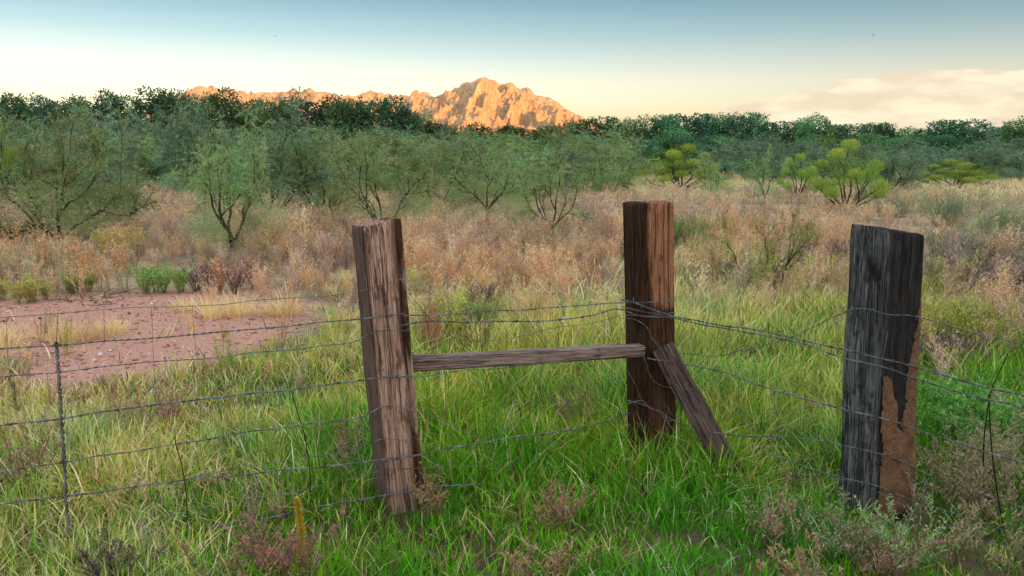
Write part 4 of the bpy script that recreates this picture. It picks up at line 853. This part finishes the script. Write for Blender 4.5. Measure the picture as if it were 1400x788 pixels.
def cottonwood(seed, h=10., w=9., col=(.030, .066, .034), n=9000, blobs=26, leaf=.33, low=.05):
    r = np.random.default_rng(seed); G, crown = Geo(), Geo(); fork = np.array([.3 * r.standard_normal(), 0, h * .2])
    V, T = tube(spline([(0, 0, -.3), fork * [.5, .5, .5] + [.15, 0, 0], fork], 8), np.linspace(.34, .25, 8) * h / 10, 8); G.add(V, T)
    cs, rs = [], []
    for q in range(blobs):
        a = r.random() * 6.283; t = r.random(); zc_ = h * (low + (.86 - low) * (q + .5) / blobs); env = math.sin(math.pi * min(1, (zc_ / h * .80 + .17))) ** .6; d = w / 2 * .74 * env * math.sqrt(.15 + .85 * r.random())
        cs.append((d * math.cos(a), d * math.sin(a), zc_)); rs.append(h * (.10 + .09 * r.random()))
    cs = np.array(cs); rs = np.array(rs)
    for c_ in cs[::2]:
        mid = fork * .4 + c_ * .6 + r.standard_normal(3) * .4; mid[2] = fork[2] * .5 + c_[2] * .5; V, T = tube(spline([fork, mid, c_], 7), np.linspace(.16, .04, 7) * h / 10, 5); G.add(V, T)
    for c_, rr in zip(cs, rs):
        m_ = int(n * rr ** 2 / (rs ** 2).sum()); tone = (1 + .38 * r.standard_normal()) ; d = r.standard_normal((m_, 3)); d /= np.linalg.norm(d, axis=1)[:, None]
        lump = 1 + .28 * vnoise(d * 2.3 + c_, seed) + .15 * vnoise(d * 5 + c_, seed + 1); pp = c_ + d * (rr * lump * (.55 + .5 * r.random(m_) ** .5))[:, None] * np.array([1.1, 1.1, .8])
        V, T, K_ = leaves(pp, d * .7 + r.standard_normal((m_, 3)) * .8 - np.array([0, 0, .2]), leaf * (.6 + .8 * r.random(m_)), leaf * .62, jit(np.array(col) * np.clip(tone, .5, 1.6), m_, r, .25), r); crown.add(V, T, K_)
    return G, crown
PROTO = {}
def stand(kind, name, builder, barkm, leafm, loc, sc, rz, label, cat, group):
    """a plant with trunk and crown; the first of a kind is built, the others copied"""
    if kind not in PROTO:
        G, crown = builder(); root = empty(name, loc); tr = obj('trunk' if 'tree' in name else 'stems', G.mesh('trunk', True), barkm, root); cr = obj('crown', crown.mesh('crown'), leafm, root); PROTO[kind] = root
    else: root = copy_tree(PROTO[kind])
    root.location = loc; root.rotation_euler = (0, 0, rz); root.scale = sc
    return tag(root, label, cat, group)
rs_ = np.random.default_rng(77)
MES = {k: (lambda k=k: mesquite(400 + k, 2.0, 2.4, 22000, *((4, .85), (4, .95), (5, .8), (4, 1.05))[k % 4], skirt=(9000, 16000, 12000, 4000)[k])) for k in range(4)}
MESB = {k: (lambda k=k: mesquite(430 + k, 2.0, 2.6, 20000, 5, .9, (.215, .335, .195), .065, .014, skirt=9000)) for k in range(3)}
MESF = {k: (lambda k=k: mesquite(440 + k, 2.0, 2.6, 20000, 5, .9, (.295, .42, .18), .065, .014, skirt=8000)) for k in range(3)}
def place(px, py, top, wpx, kind, lib, label, name='mesquite_shrub', cat='shrub', group='mesquite shrubs in the meadow', barkm='bark', lh=2.0, lw=2.4, rz=None, leafm='shrub'):
    g_ = ground(px, py); h = at(px, top, g_[1])[2]; w_ = wpx / FPX * (g_[1] * CP + EYE * SP)
    stand((name, kind, id(lib)), name, lib[kind], M[barkm], M[leafm], (g_[0], g_[1], -.03), (w_ / lw, w_ / lw, h / lh), rs_.random() * 6.28 if rz is None else rz, label, cat, group)
for a in ((318, 352, 186, 190, 0, MES, 'feathery mesquite with dark forked trunk standing left of the left post'), (78, 326, 172, 205, 1, MESF, 'broad bushy mesquite at the left edge of the meadow'),
          (754, 330, 222, 135, 3, MES, 'small spreading mesquite with thin dark stems between the left and middle posts'), (520, 318, 196, 165, 2, MES, 'many-stemmed mesquite rising behind the left post'), (668, 300, 198, 130, 1, MES, 'slender mesquite midway between the left and middle posts'),
          (456, 312, 246, 60, 3, MES, 'small thin mesquite just left of the left post'), (130, 296, 168, 150, 0, MESB, 'blue-grey bushy shrub behind the left edge mesquite'), (375, 292, 168, 150, 1, MESB, 'tall grey-green shrub behind the forked mesquite'),
          (290, 268, 158, 120, 2, MESB, 'wispy blue-grey shrub rising above the forked mesquite'), (600, 282, 200, 130, 0, MESF, 'rounded mesquite right of the left post top'), (440, 290, 204, 120, 1, MESF, 'dull green mesquite left of the left post top'),
          (816, 254, 190, 130, 2, MESF, 'wide mesquite left of the middle post near the field edge'), (975, 268, 216, 62, 2, MES, 'small grey-green mesquite right of the middle post'), (1046, 277, 212, 58, 0, MES, 'upright small mesquite between middle and right posts'),
          (1214, 266, 208, 92, 1, MESB, 'dark green shrub right of the yellow broom'), (720, 275, 205, 110, 1, MESF, 'green mesquite behind the small spreading one'), (545, 268, 200, 120, 2, MESF, 'pale mesquite behind the many-stemmed one')):
    place(*a)
# low sprawling twiggy shrub
place(1058, 396, 296, 165, 0, {0: lambda: mesquite(470, 1.0, 2.2, 9000, 7, 1.15, (.30, .33, .12), .045, .009, 2500, .016)}, 'low sprawling twiggy shrub between the middle and right posts', lh=1.0, lw=2.2, group='', name='twiggy_shrub', rz=.5)
place(120, 412, 392, 150, 0, {0: lambda: mesquite(480, .3, 1.6, 900, 9, 1.35, (.20, .14, .10), .03, .006, 0, .009)}, 'fallen dark dead branch along the back edge of the gravel', lh=.3, lw=1.6, group='', name='dead_branch', cat='branch', rz=.3)
BR = {k: (lambda k=k: broom(500 + k, heads=(11, 17)[k % 2])) for k in range(3)}
for a in ((1157, 285, 187, 118, 0, BR, 'open yellow-tipped broom bush with bare branches, left of the right post'), (930, 258, 195, 100, 1, BR, 'dense yellow-green broom bush above the middle post'), (1090, 270, 207, 62, 2, BR, 'yellow-green broom bush left of the open one'),
          (1306, 256, 216, 88, 1, BR, 'low yellow-green broom bush right of the right post'), (6, 278, 156, 80, 2, BR, 'yellow broom bush at the left edge behind the mesquites'), (66, 280, 174, 46, 0, BR, 'small yellow-topped broom bush behind the left mesquite'), (845, 252, 205, 40, 2, BR, 'small green broom bush left of the dense one')):
    place(*a, name='broom_bush', group='yellow-green broom bushes', lh=2.0, lw=2.2)
ORD = 'first second third fourth fifth sixth seventh eighth ninth tenth eleventh twelfth thirteenth fourteenth fifteenth sixteenth seventeenth eighteenth nineteenth twentieth'.split()
ORD += ['twenty-' + q for q in ORD[:9]] + ['thirtieth', 'thirty-first', 'thirty-second']
# thicket between meadow and trees
r = np.random.default_rng(12); q = 0
for iq, px in enumerate(np.arange(-60, 860, 33)):
    for row, (py, tp, wd_) in enumerate(((262, 204, 105), (247, 190, 100))):
        jp = px + r.normal() * 9 + row * 17
        place(jp, py + r.normal() * 3, tp + r.normal() * 7 - (10 if jp < 240 and row else 0), wd_ * (.8 + .4 * r.random()), int(r.integers(0, 3)), MESF if r.random() < (.35 if jp < 330 else .75) else MESB, ORD[iq] + (' grey-green mesquite from the left in the near row of the thicket', ' grey-green mesquite from the left in the back row of the thicket')[row], group='mesquite thicket before the tree line')
for iq, px in enumerate(np.arange(990, 1500, 30)):
    for row, (py, tp, wd_) in enumerate(((247, 212, 85), (242, 200, 90))):
        jp = px + r.normal() * 9 + row * 15
        place(jp, py + r.normal() * 1.2, tp + r.normal() * 4, wd_ * (.8 + .4 * r.random()), int(r.integers(0, 3)), MESB, ORD[iq] + (' dark green shrub from the left in the near row below the right-hand trees', ' dark green shrub from the left in the back row below the right-hand trees')[row], group='dark thicket below the right-hand trees')
# far tree line
CW = {k: (lambda k=k: cottonwood(600 + k, 10, 9, ((.075, .165, .095), (.085, .165, .075), (.065, .15, .10), (.10, .195, .085))[k], 11500, (34, 38, 32, 36)[k])) for k in range(4)}
CR = {k: (lambda k=k: cottonwood(620 + k, 10, 10, ((.070, .185, .082), (.060, .160, .085), (.090, .205, .078))[k], 11500, (36, 34, 38)[k])) for k in range(3)}
CM = {k: (lambda k=k: cottonwood(640 + k, 8, 9, ((.095, .125, .045), (.08, .135, .048), (.11, .17, .06))[k], 12000, (30, 32, 28)[k], .29)) for k in range(3)}
def trees(rows, lib, nk, lab, group, depth, lh, lw):
    for q, (px, top, wpx) in enumerate(rows):
        Y = depth + 7 * rs_.standard_normal(); p = at(px, top, Y); w_ = (1.12 if px < 570 else 1.3) * wpx / FPX * Y * (.9 + .25 * rs_.random())
        stand(('far_tree', q % nk, id(lib)), 'far_tree', lib[q % nk], M['palebark'], M['tree'], (p[0], Y, -.2), (w_ / lw, w_ / lw, p[2] / lh), rs_.random() * 6.28, lab % ORD[q], 'tree', group)
trees([(-40, 128, 90), (18, 121, 80), (60, 125, 66), (115, 128, 70), (160, 118, 66), (215, 114, 84), (250, 120, 60), (292, 118, 76), (338, 130, 60), (375, 129, 72), (425, 127, 92), (470, 128, 80), (520, 128, 90), (562, 145, 62)],
      CW, 4, '%s tall dark tree from the left end of the far tree line', 'dark trees on the left of the far tree line', 92, 10, 9)
trees([(600, 160, 52), (640, 163, 56), (682, 166, 60), (722, 168, 52), (752, 164, 44)], CM, 3, '%s low olive tree from the left below the sunlit mountain', 'low trees below the mountain', 88, 8, 9)
trees([(790, 157, 46), (826, 150, 50), (865, 158, 44), (905, 150, 60), (950, 147, 76), (995, 153, 54), (1025, 147, 60), (1070, 157, 64), (1112, 153, 56), (1152, 163, 58), (1196, 160, 66), (1248, 171, 62), (1305, 156, 84), (1352, 166, 54), (1400, 158, 74), (1455, 158, 80)],
      CR, 3, '%s green tree right of the mountain along the far tree line', 'green trees on the right of the far tree line', 95, 10, 10)
# lower understorey trees close the line below the crowns
for iq, px in [(i, v) for seg in (np.arange(-50, 560, 36), np.arange(575, 780, 30), np.arange(800, 1500, 36)) for i, v in enumerate(seg)]:
    lib, nk, lh, lw = (CW, 4, 10, 9) if px < 560 else (CM, 3, 8, 9) if px < 790 else (CR, 3, 10, 10)
    Y = 84 + 2 * rs_.standard_normal(); top = (168 if px < 560 else 182 if px < 790 else 182) + rs_.normal() * 6; p = at(px + rs_.normal() * 8, top, Y); w_ = 80 / FPX * Y
    stand(('far_tree', int(rs_.integers(0, nk)), id(lib)), 'far_tree', lib[0], M['palebark'], M['tree'], (p[0], Y, -.2), (w_ / lw, w_ / lw, p[2] / lh), rs_.random() * 6.28, ORD[iq] + ' low tree from the left at the tree line foot ' + ('left of the mountain' if px < 560 else 'below the mountain' if px < 790 else 'right of the mountain'), 'tree', 'understorey trees of the far tree line')
# birds
def bird(px, py, Y, span, bank, yaw, label):
    P = at(px, py, Y); G = Geo(); V, T = tube([(0, -.5, 0), (0, -.3, .02), (0, 0, .03), (0, .25, .02), (0, .42, .0)], [.03, .09, .11, .08, .02], 8); G.add(V * span * .8, T)
    for s_ in (-1, 1):
        U_ = np.linspace(0, 1, 7); lead = np.stack([s_ * U_ * .5, .10 - .12 * U_ ** 2, .10 * np.sin(U_ * 2.2)], -1); trail = lead + np.stack([0 * U_, -.22 * (1 - U_ ** 2) - .01, 0 * U_], -1)
        up = np.concatenate([lead, trail]); V = np.concatenate([up + [0, 0, .008], up - [0, 0, .008]]) * span; i = np.arange(6); q = np.concatenate([np.stack([i, i + 1, i + 8], -1), np.stack([i, i + 8, i + 7], -1)])
        e = np.concatenate([np.stack([i, i + 1, i + 15], -1), np.stack([i, i + 15, i + 14], -1), np.stack([i + 7, i + 8, i + 22], -1), np.stack([i + 7, i + 22, i + 21], -1)]); G.add(V, np.concatenate([q, q + 14, e]))
    o = obj('bird', G.mesh('bird'), M['bird']); o.location = P; o.rotation_euler = (.1, bank, yaw); tag(o, label, 'bird', 'birds in the sky')
bird(376, 49.5, 120, .62, -.08, .3, 'tiny dark bird gliding in the sky on the left')
bird(1194, 48, 150, .5, .6, 1.1, 'tiny dark bird in the blue sky on the right')
